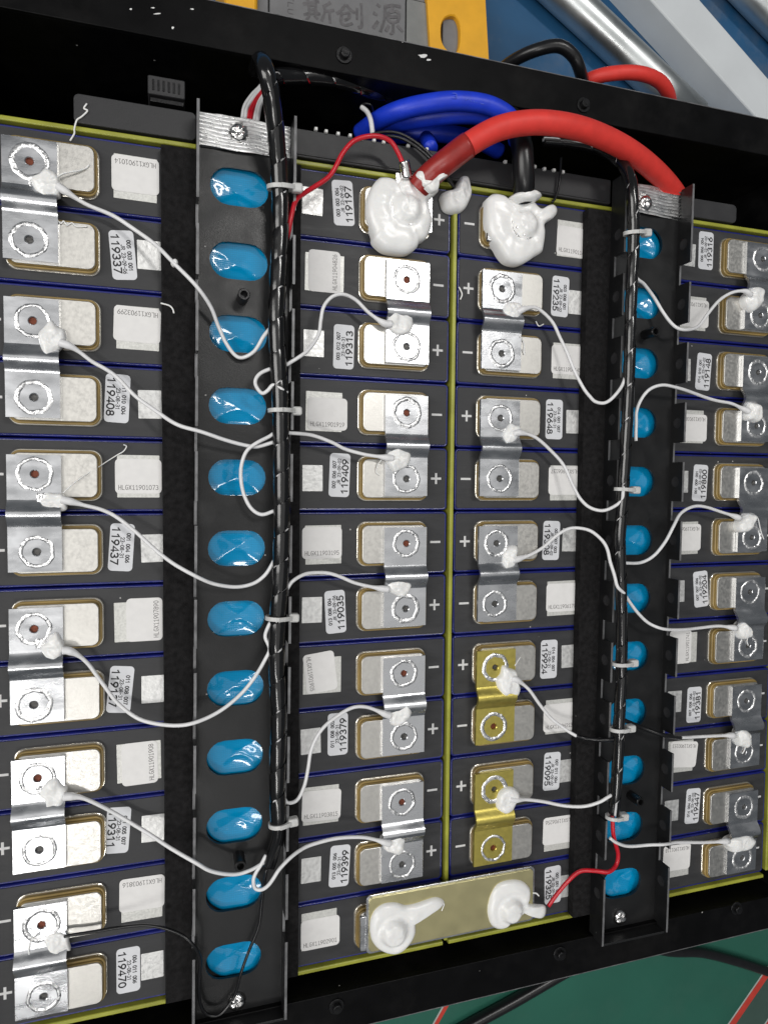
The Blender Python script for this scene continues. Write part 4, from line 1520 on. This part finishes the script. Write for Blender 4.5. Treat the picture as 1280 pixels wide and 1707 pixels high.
tube_obj('loose_wire', px_path([(935, 262, 4), (934, 285, 5), (931, 310, 5), (926, 328, 5), (920, 337, 5)]), 0.75, 'blackwire', 'thin black wire dropping to the right silicone tail', 'wire')


# ---- zip ties
def zip_tie(px, path, r, label, head_dir, up=2.0, sx=1.0):
    """loop of nylon band round the harness at the path point nearest to px, with its square head"""
    target = P(px[0], px[1], 18.5)
    i = min(range(len(path)), key=lambda q: (path[q] - target).length)
    c = path[i]
    t = (path[min(i + 3, len(path) - 1)] - path[max(i - 3, 0)]).normalized()
    side = Vector((t.y, -t.x, 0))
    if side.x * head_dir < 0:
        side = -side
    side.normalize()
    upv = side.cross(t)
    if upv.z < 0:
        upv = -upv
    root = empty('zip_tie', (c.x, c.y, c.z - r))
    tag(root, label, 'zip tie', 'white zip ties on the harnesses')
    n = 28
    v, f = [], []
    ro = r + 0.55
    for k_ in range(n):
        a = 2 * math.pi * k_ / n
        ex = side * math.cos(a) * ro * 1.15 * sx + upv * math.sin(a) * ro
        nrm = ex.normalized()
        for dt, dr in ((-1.0, 0), (1.0, 0), (1.0, 0.8), (-1.0, 0.8)):
            v.append(c + ex + nrm * dr + t * dt)
    for k_ in range(n):
        j = (k_ + 1) % n
        for q in range(4):
            p_ = (q + 1) % 4
            f.append((k_ * 4 + q, k_ * 4 + p_, j * 4 + p_, j * 4 + q))
    mesh_obj('band', v, f, M['nylon'], root, smooth=False)
    hc = c + side * (ro * 1.15 * sx + 2.6) + upv * up
    v, f = [], []
    pts = rrect(5.2, 4.3, 1.1, 4)
    g, ff = prism_geo(pts, -1.9, 2.0, 0.7)
    v = [hc + side * x + t * y + upv * z for x, y, z in g]
    mesh_obj('head', v, ff, M['nylon'], root)
    # strap lying over the harness into the head
    a0 = c + upv * (ro + 0.5)
    b0 = hc + upv * 0.5
    v = []
    for s_ in range(7):
        q = s_ / 6
        pos = a0.lerp(b0, q) + upv * (0.6 * math.sin(math.pi * q))
        for dt, dz in ((-1.05, 0), (1.05, 0), (1.05, 0.8), (-1.05, 0.8)):
            v.append(pos + t * dt + upv * dz)
    f = []
    for s_ in range(6):
        for q in range(4):
            p_ = (q + 1) % 4
            f.append((s_ * 4 + q, s_ * 4 + p_, s_ * 4 + 4 + p_, s_ * 4 + 4 + q))
    f += [(3, 2, 1, 0), (24, 25, 26, 27)]
    mesh_obj('strap', v, f, M['nylon'], root)


zip_tie((465, 314), LHP, lr_, 'white zip tie on the left harness beside the first vent', 1)
zip_tie((467, 684), LHP, lr_, 'white zip tie on the left harness beside the fourth vent', 1, -1)
zip_tie((463, 1029), LHP, lr_, 'white zip tie on the left harness beside the seventh vent', 1, 0)
zip_tie((465, 1374), LHP, lr_ * 0.8, 'white zip tie at the lower end of the left harness', 1, 1)
zip_tie((1056, 393), RHP, rr_, 'white zip tie on the right harness above the first vent', 1, 1, 1.2)
zip_tie((1039, 815), RHP, rr_ * 0.9, 'white zip tie on the right harness beside the fifth vent', 1, 1, 1.2)
zip_tie((1035, 1104), RHP, rr_ * 0.9, 'white zip tie on the right harness beside the eighth vent', 1, 1, 1.2)
zip_tie((1031, 1211), RHP, rr_ * 0.9, 'white zip tie on the right harness beside the ninth vent', 1, 1, 1.2)
zip_tie((1022, 1392), RHP, rr_ * 0.8, 'white zip tie at the lower end of the right harness', 1, 1, 1.1)


# ================================================================== TERMINAL PLATES, LUGS AND POWER CABLES
def term_plate(x0, x1, y0, y1, z0, z1, mat, label):
    v, f = prism_geo(rrect(x1 - x0, y1 - y0, 1.0, 3, (x0 + x1) / 2, (y0 + y1) / 2), z0, z1, 0.25)
    o = mesh_obj('terminal_plate', v, f, M[mat])
    tag(o, label, 'plate', 'plates on the end terminals')
    return o


yr1, yr12 = row_y(1), row_y(12)
term_plate(-50.5, -16.0, yr1 - 10.5, yr1 + 10.5, 5.52, 7.6, 'bus', 'bright aluminium plate on the plus terminal under the red cable')
term_plate(17.0, 51.0, yr1 - 10.5, yr1 + 10.5, 5.52, 7.6, 'bus', 'bright aluminium plate on the minus terminal under the black cable')
term_plate(-53.5, -20.0, yr12 - 10.3, yr12 + 9.3, 5.52, 7.4, 'bus', 'aluminium plate under the left end of the gold bar')
term_plate(20.0, 54.5, yr12 - 9.0, yr12 + 11.2, 5.52, 7.4, 'bus', 'aluminium plate under the right end of the gold bar')

# gold bar across the two banks at the bottom
q = [P(u, v, 9.2) for u, v in ((613, 1503), (889, 1464), (879, 1540), (618, 1594))]
root = empty('gold_bar', (1.5, yr12, 7.4))
tag(root, 'flat gold coloured link bar joining both banks at the bottom', 'link bar')
mn = [(-48.2, -176.5), (-48.2, -209.5), (52.2, -209.8), (52.2, -178.8)]
pts = rrect(104.6, 33.4, 3.0, 5, 1.8, -193.2)
v, f = prism_geo(pts, 7.42, 8.4, 0.2)
mesh_obj('base_plate', v, f, M['bus'], root)
pts = rrect(101.8, 30.8, 2.4, 5, 1.8, -193.0)
v, f = prism_geo(pts, 8.42, 9.3, 0.25)
mesh_obj('bar', v, f, M['goldplate'], root)


def hexbolt(parent, u, v, z, h=5.0, r=6.6):
    p = P(u, v, z + h)
    g = join_geo([cyl_geo(p.x, p.y, r * 1.25, z, z + 1.2, 24, 0.2), prism_geo(hex_pts(p.x, p.y, r, 0.4), z + 1.2, z + h, 0.6)])
    mesh_obj('bolt', *g, M['steel'], parent)


o12l = zout([(130, 440), (135, 370), (165, 310), (220, 275), (290, 270), (340, 285), (400, 275), (460, 255), (520, 238), (560, 250), (570, 275), (530, 285), (470, 310), (420, 350), (400, 400), (400, 450), (370, 510), (320, 560), (260, 575), (190, 550), (145, 500)], 580, 1430, 3.556)
o12r = zout([(830, 290), (850, 220), (890, 160), (960, 135), (1030, 140), (1075, 180), (1080, 230), (1070, 270), (1110, 280), (1170, 290), (1165, 350), (1120, 355), (1060, 325), (1030, 345), (980, 380), (940, 415), (890, 425), (850, 400), (830, 340)], 580, 1430, 3.556)
hexbolt(root, 580 + 275 / 3.556, 1430 + 452 / 3.556, 9.35, 3.4)
hexbolt(root, 580 + 970 / 3.556, 1430 + 322 / 3.556, 9.35, 3.4)
blob('silicone_blob', root, o12l, 9.9, 2.4, seed=4, bump=(657, 1557, 6.6, 3.4), skirt=0.9, lump=0.5, power=5.0, centre=(657, 1557))
blob('silicone_blob', root, o12r, 9.9, 2.4, seed=9, bump=(853, 1520, 6.2, 3.4), skirt=0.9, lump=0.5, power=5.0, centre=(856, 1514))
strand(root, [(736, 1504, 10), (740, 1508, 10), (738, 1514, 10), (736, 1519, 10)], 0.35)
strand(root, [(888, 1489, 9), (894, 1490, 8.6), (898, 1494, 8.6)], 0.5)

# red power cable with its lug and silicone
rc = empty('power_cable', (*P(690, 330, 8).xy, 8))
tag(rc, 'thick red power cable arching from the plus terminal to the right rail', 'cable', 'thick power cables')
path = px_path([(697, 313, 9), (706, 302, 11.5), (722, 287, 15), (745, 268, 20), (785, 238, 25), (830, 214, 29), (880, 204, 32), (930, 206, 33), (980, 218, 31), (1030, 240, 26), (1070, 266, 19), (1105, 298, 10), (1130, 330, 0), (1145, 360, -14)], 10)
n_sl = 10 * 4
tube_obj('insulation', path[n_sl - 8:], 6.1, 'redcable', parent=rc, seg=24)
tube_obj('heat_shrink', path[:n_sl], 6.5, 'redsleeve', parent=rc, seg=24)
p = P(676, 335, 9)
g = join_geo([cyl_geo(p.x, p.y, 9.5, 7.62, 10.0, 28, 0.3), box_geo(p.x - 6, p.x + 8, p.y + 2, p.y + 14, 7.62, 9.9, 0.3)])
mesh_obj('lug', *g, M['steel'], rc)
hexbolt(rc, 560 + 690 / 5.818, 250 + 560 / 5.818, 10.0, 2.6)
big1 = zout([(385, 300), (430, 265), (500, 262), (560, 285), (580, 320), (610, 280), (665, 250), (700, 265), (730, 325), (780, 365), (840, 400), (865, 345), (900, 350), (985, 370), (990, 400), (950, 440), (895, 500), (915, 600), (930, 680), (905, 790), (870, 860), (810, 890), (780, 950), (700, 995), (600, 995), (480, 970), (410, 920), (370, 870), (365, 810), (330, 720), (300, 600), (305, 480), (340, 370)], 560, 250, 5.818)
blob('silicone_blob', rc, big1, 8.0, 3.6, seed=2, bump=(679, 346, 6.6, 2.6), skirt=6.5, lump=0.55, centre=(676, 347), power=6.0)
# smear of silicone along the heat shrink
blob('silicone_smear', rc, zout([(870, 350), (925, 300), (985, 250), (1040, 190), (1075, 190), (1060, 225), (1082, 245), (1010, 290), (985, 330), (990, 380), (930, 400)], 560, 250, 5.818), 20.5, 1.2, seed=5, skirt=3.0, lump=1.0)
blob('silicone_collar', rc, lumpy(703, 309, 25, 13, 0.75, 31, 12, 0.15), 9.5, 8.6, seed=21, skirt=2.0, lump=0.8)
# ring terminal of the thin red wire
tp = px_path([(673, 268, 13), (676, 282, 12), (678, 298, 11)], 4)
tube_obj('crimp_barrel', tp, 2.9, 'steel', parent=rc, seg=18)

bc_ = empty('power_cable', (*P(870, 350, 8).xy, 8))
tag(bc_, 'thick black heat-shrunk cable standing on the minus terminal', 'cable', 'thick power cables')
path = px_path([(873, 332, 9.5), (873, 320, 12), (873, 300, 15), (872, 270, 17), (870, 245, 17), (864, 220, 14), (856, 202, 9), (846, 190, 3)], 8)
tube_obj('heat_shrink', path, 5.9, 'blackwire', parent=bc_, seg=22)
p = P(872, 368, 9)
g = join_geo([cyl_geo(p.x, p.y, 9.5, 7.62, 10.0, 28, 0.3), box_geo(p.x - 7, p.x + 7, p.y + 2, p.y + 14, 7.62, 9.9, 0.3)])
mesh_obj('lug', *g, M['steel'], bc_)
hexbolt(bc_, 780 + 690 / 7.111, 250 + 870 / 7.111, 10.0, 2.6)
big2 = zout([(225, 620), (240, 560), (310, 515), (400, 530), (445, 585), (540, 560), (640, 490), (690, 475), (720, 530), (750, 540), (770, 600), (830, 670), (880, 690), (960, 650), (1020, 645), (1055, 690), (1050, 750), (1000, 810), (930, 850), (900, 900), (910, 1000), (890, 1150), (870, 1210), (790, 1260), (700, 1320), (600, 1350), (480, 1320), (400, 1240), (350, 1150), (290, 1080), (240, 980), (220, 850), (220, 740)], 780, 250, 7.111)
blob('silicone_blob', bc_, big2, 8.0, 3.6, seed=6, bump=(877, 372, 6.4, 2.6), skirt=6.5, lump=0.55, centre=(872, 375), power=6.0)

blob('silicone_collar', bc_, lumpy(873, 331, 25, 11, 0.0, 37, 12, 0.15), 9.5, 8.2, seed=23, skirt=2.0, lump=0.8)

# rough lump where the thin wires end on the divider
mid = zout([(186, 660), (195, 642), (230, 632), (243, 608), (258, 588), (280, 592), (291, 640), (282, 672), (265, 700), (235, 712), (200, 700)], 640, 0, 2.0)
v, f = blob_geo(mid, 2.2, 5.0, seed=12, skirt=2.0, lump=2.2)
tag(mesh_obj('silicone_lump', v, f, M['silicone'], smooth=True, doubles=0.01), 'rough white silicone lump at the top of the yellow divider', 'silicone')

# blue cables in the bay
for k_, (lab, pts, r) in enumerate((
        ('upper blue cable of the bundle behind the red cable', [(600, 222, -24), (630, 200, -10), (665, 184, 2), (710, 173, 8), (760, 168, 11), (810, 174, 12), (845, 192, 11), (858, 214, 8)], 5.0),
        ('middle blue cable of the bundle behind the red cable', [(600, 235, -30), (640, 210, -18), (690, 198, -6), (740, 191, 0), (790, 190, 3), (830, 197, 4), (855, 212, 2), (862, 235, -4)], 5.0),
        ('lowest blue cable of the bundle sinking into the dark bay', [(610, 232, -45), (660, 224, -32), (710, 220, -24), (760, 224, -22), (800, 234, -26), (830, 250, -34)], 5.2),
        ('short blue cable end beside the module pins', [(708, 226, -26), (714, 236, -14), (718, 246, -6)], 4.0))):
    tube_obj('blue_cable', px_path(pts, 10), r, 'bluecable', lab, 'cable', 'blue cables in the top bay', seg=20)
# size mark printed along the upper blue cable
up = px_path([(740, 164, 16.2), (765, 162, 16.4), (790, 164, 16.6), (815, 170, 16.6)], 10)
ch = [o_ for o_ in C.objects if o_.name.startswith('blue_cable')][0]
tm = text_mesh([('3 AWG', 0, -1.2, 2.4, 19.0, 0.35)])
mid_p = P(781, 163.5, 16.35)
lo_ = link('size_print', tm, M['blueink'], None, mid_p)
lo_.rotation_euler = (0, 0, math.radians(-1.5))
lo_.parent = ch
lo_.location = mid_p * S - ch.location


# ================================================================== BACKGROUND: MULTIMETER, TUBES, BEAM, CABLES OUTSIDE
ZM = -72.0
mm = empty('multimeter', (*P(600, 10, ZM).xy, ZB))
tag(mm, 'grey handheld tester in a yellow holster on the blue bench', 'tester')


def px_prism(name, px, z0, z1, mat, parent, bev=0.8):
    pts = [P(u, v, z1) for u, v in px]
    g = prism_geo([(p.x, p.y) for p in pts][::-1], z0, z1, bev)
    return mesh_obj(name, *g, M[mat], parent)


px_prism('body', [(425, -160), (722, -160), (716, 130), (428, 120)], ZB + 0.1, ZM, 'metergrey', mm)
# holster: right cheek with an oval opening, left cheek
cheek = [P(u, v, ZM + 4) for u, v in ((702, -160), (800, -160), (818, 160), (722, 160))]
hc_ = P(757, 56, ZM + 4)
Wd, Hd = 8.2, 25.0


def cheek_geo():
    n = 40
    v, f = [], []
    cx, cy = hc_.x, hc_.y
    poly = [Vector((p.x, p.y)) for p in cheek]
    angs = sorted([2 * math.pi * i / n for i in range(n)] + [math.atan2(p.y - cy, p.x - cx) % (2 * math.pi) for p in poly])
    n = len(angs)
    for a in angs:
        d = Vector((math.cos(a), math.sin(a)))
        best = None
        for i in range(4):
            p, q_ = poly[i], poly[(i + 1) % 4]
            e = q_ - p
            den = d.x * e.y - d.y * e.x
            if abs(den) < 1e-9:
                continue
            w = Vector((p.x - cx, p.y - cy))
            t = (w.x * e.y - w.y * e.x) / den
            s = (w.x * d.y - w.y * d.x) / den
            if t > 0 and -1e-6 <= s <= 1 + 1e-6 and (best is None or t < best):
                best = t
        v.append((cx + d.x * best, cy + d.y * best, ZM + 4))
    for sc, z in ((1.0, ZM + 4), (0.94, ZM + 3.2), (0.92, ZM - 6)):
        for a in angs:
            x, y = math.cos(a), math.sin(a)
            # D-shaped opening: straight right side, bulging left side
            xx = (Wd * 0.55 if x > 0 else Wd * 1.2) * x * sc
            yy = Hd / 2 * (abs(y) ** 0.75) * (1 if y > 0 else -1) * sc
            v.append((cx + xx, cy + yy, z))
    v += [(p[0], p[1], ZB + 0.2) for p in v[:n]]
    for k_ in range(3):
        for i in range(n):
            j = (i + 1) % n
            f.append((k_ * n + i, k_ * n + j, (k_ + 1) * n + j, (k_ + 1) * n + i))
    for i in range(n):
        j = (i + 1) % n
        f.append((i, 4 * n + i, 4 * n + j, j))
    return v, f


mesh_obj('holster', *cheek_geo(), M['meteryellow'], mm)
px_prism('holster', [(360, -160), (430, -160), (430, 30), (424, 60), (380, 60)], ZB + 0.2, ZM + 4, 'meteryellow', mm, 2.0)
v, f = prism_geo(rrect(13, 26, 2, 3, hc_.x, hc_.y), ZM - 3, ZM + 0.3, 0.3)
mesh_obj('inner_grip', v, f, M['metergrey'], mm)
# raised button field with a dark outline
b0 = P(697, 44, ZM + 1)
v, f = prism_geo(rrect(17.5, 34.0, 2.0, 4, b0.x, b0.y), ZM + 0.02, ZM + 0.5, 0.2)
mesh_obj('button_border', v, f, M['bolt'], mm)
v, f = prism_geo(rrect(16.0, 32.5, 1.6, 4, b0.x, b0.y), ZM + 0.52, ZM + 1.1, 0.3)
mesh_obj('button', v, f, M['metergrey2'], mm)
v, f = box_geo(*(lambda a: (a.x - 0.5, a.x + 0.5, a.y - 40, a.y + 70))(P(448, 10, ZM + 0.4)), ZM + 0.02, ZM + 0.3)
mesh_obj('seam', v, f, M['bolt'], mm)
tm = text_mesh([('FLU', 0, 0, 3.2, 11.0, 0.45)])
tp_ = P(480, 6, ZM + 0.2)
lt = link('moulded_lettering', tm, M['marker'], None, (0, 0, 0))
lt.parent = mm
lt.location = (tp_ - org(mm)) * S
lt.rotation_euler = (0, 0, math.radians(-92))


# faded marker writing by hand: strokes as flat ribbons
def ribbon(parent, pts, w, z):
    path = catmull([P(u, v, z) for u, v in pts], 5)
    v, f = [], []
    for i, p_ in enumerate(path):
        a, b = path[max(0, i - 1)], path[min(len(path) - 1, i + 1)]
        t = (b - a)
        t.normalize()
        nrm = Vector((-t.y, t.x, 0))
        ww = w * (0.7 + 0.5 * random.random())
        v += [p_ + nrm * ww / 2, p_ - nrm * ww / 2]
    for i in range(len(path) - 1):
        f.append((2 * i, 2 * i + 1, 2 * i + 3, 2 * i + 2))
    return join_geo([(v, f)])


strokes = [
    # first character
    [(505, 6), (516, 3), (532, 2)], [(512, -8), (514, 6), (516, 22)], [(526, -8), (526, 8), (527, 22)], [(513, 9), (526, 8)], [(513, 16), (526, 15)],
    [(506, 23), (518, 22), (534, 22)], [(516, 25), (510, 33)], [(524, 25), (530, 31)],
    [(551, 3), (543, 8), (538, 10)], [(541, 9), (541, 20), (536, 34)], [(541, 18), (557, 16)], [(549, 17), (550, 38)],
    # second character
    [(576, 6), (569, 16), (561, 22)], [(577, 7), (585, 16), (592, 20)], [(570, 22), (582, 21), (581, 29), (574, 33)], [(569, 22), (569, 36), (576, 41), (588, 38)], [(595, 12), (595, 32)], [(602, 4), (603, 40), (597, 45)],
    # third character
    [(628, 6), (634, 10)], [(622, 20), (629, 24)], [(622, 46), (630, 34)], [(640, 10), (655, 8), (668, 10)], [(642, 10), (641, 30), (634, 52)], [(655, 10), (650, 18)], [(648, 19), (663, 19), (663, 34), (648, 34), (648, 19)], [(648, 27), (662, 27)], [(655, 35), (655, 52), (650, 56)], [(648, 41), (643, 51)], [(662, 41), (671, 52)],
]
g = join_geo([ribbon(mm, s_, 1.9, ZM + 0.12 + 0.01 * i) for i, s_ in enumerate(strokes)])
mesh_obj('handwriting', *g, M['marker'], mm, fix=False)


def px_bar(name, label, cat, a, b, r, z, mat, seg=40):
    A, B = P(*a, z), P(*b, z)
    d = (B - A)
    v, f = tube_geo([A - d * 1.2, A, B, B + d * 0.4], r, seg)
    o = mesh_obj(name, v, f, M[mat], smooth=True)
    tag(o, label, cat)
    return o


px_bar('steel_tube', 'shiny round steel tube lying behind the case at upper right', 'tube', (948, 0), (1100, 142), 13.0, ZB + 13.2, 'tube')
px_bar('steel_tube', 'second steel tube in the far upper right corner', 'tube', (1262, 0), (1345, 88), 13.0, ZB + 13.2, 'tube')
A, B = P(1128, 0, -86), P(1262, 152, -86)
d = (B - A).normalized()
nrm = Vector((-d.y, d.x, 0))
hw = 16.5
pts = [A - d * 120 - nrm * hw, B + d * 60 - nrm * hw, B + d * 60 + nrm * hw, A - d * 120 + nrm * hw]
v, f = prism_geo([(p_.x, p_.y) for p_ in pts], ZB + 0.2, -86, 1.2)
tag(mesh_obj('beam', v, f, M['beam']), 'pale grey painted beam between the two steel tubes', 'beam')

tube_obj('outer_cable', px_path([(820, 130, -60), (850, 104, -45), (890, 84, -32), (930, 76, -26), (955, 92, -26), (967, 118, -30), (974, 150, -45)], 10), 3.9, 'blackwire',
         'black cable looping out behind the case wall', 'cable', 'cables behind the case', seg=20)
tube_obj('outer_cable', px_path([(955, 150, -50), (985, 131, -38), (1020, 122, -30), (1062, 121, -26), (1095, 132, -28), (1112, 152, -34), (1120, 185, -50)], 10), 4.4, 'redcable',
         'red cable looping out behind the case wall', 'cable', 'cables behind the case', seg=20)
tube_obj('floor_cable', px_path([(960, 1548, ZB + 4.2), (1030, 1566, ZB + 4.2), (1110, 1586, ZB + 4.2), (1170, 1589, ZB + 4.2), (1230, 1604, ZB + 4.2), (1285, 1622, ZB + 4.2), (1340, 1640, ZB + 4.2), (1450, 1690, ZB + 4.2), (1600, 1800, ZB + 4.2)], 10), 4.0, 'blackwire',
         'black cable curving across the green mat to the right edge', 'cable', 'cables on the mat', seg=18)
tube_obj('floor_cable', px_path([(1010, 1585, ZB + 5), (940, 1622, ZB + 5), (860, 1668, ZB + 5), (780, 1712, ZB + 5), (700, 1760, ZB + 5), (560, 1850, ZB + 5), (400, 1980, ZB + 5)], 10), 4.6, 'blackwire',
         'black cable lying along the case bottom edge on the mat', 'cable', 'cables on the mat', seg=18)


def mat_strip(name, px, z, mat):
    pts = [P(u, v, z) for u, v in px]
    o = mesh_obj(name, [(p_.x, p_.y, z) for p_ in pts], [tuple(range(len(pts)))], M[mat])
    tag(o, kind='structure')
    return o


mat_strip('mat_grey_panel', [(1300, 1590), (1520, 1590), (1400, 1760), (1185, 1760)], ZB + 0.04, 'greymat')
mat_strip('mat_green_panel', [(1320, 1650), (1560, 1590), (1560, 1790), (1228, 1790)], ZB + 0.08, 'greenmat')
for i, ((a, b), (c, e), w) in enumerate((((1290, 1600), (1175, 1767), 11), ((1312, 1655), (1222, 1790), 9), ((745, 1670), (700, 1750), 7))):
    mat_strip('mat_line', [(a, b), (a + w, b), (c + w, e), (c, e)], ZB + 0.12, 'redline')
    mat_strip('mat_line_edge', [(a - 3, b), (a - 0.2, b), (c - 0.2, e), (c - 3, e)], ZB + 0.12, 'paleline')
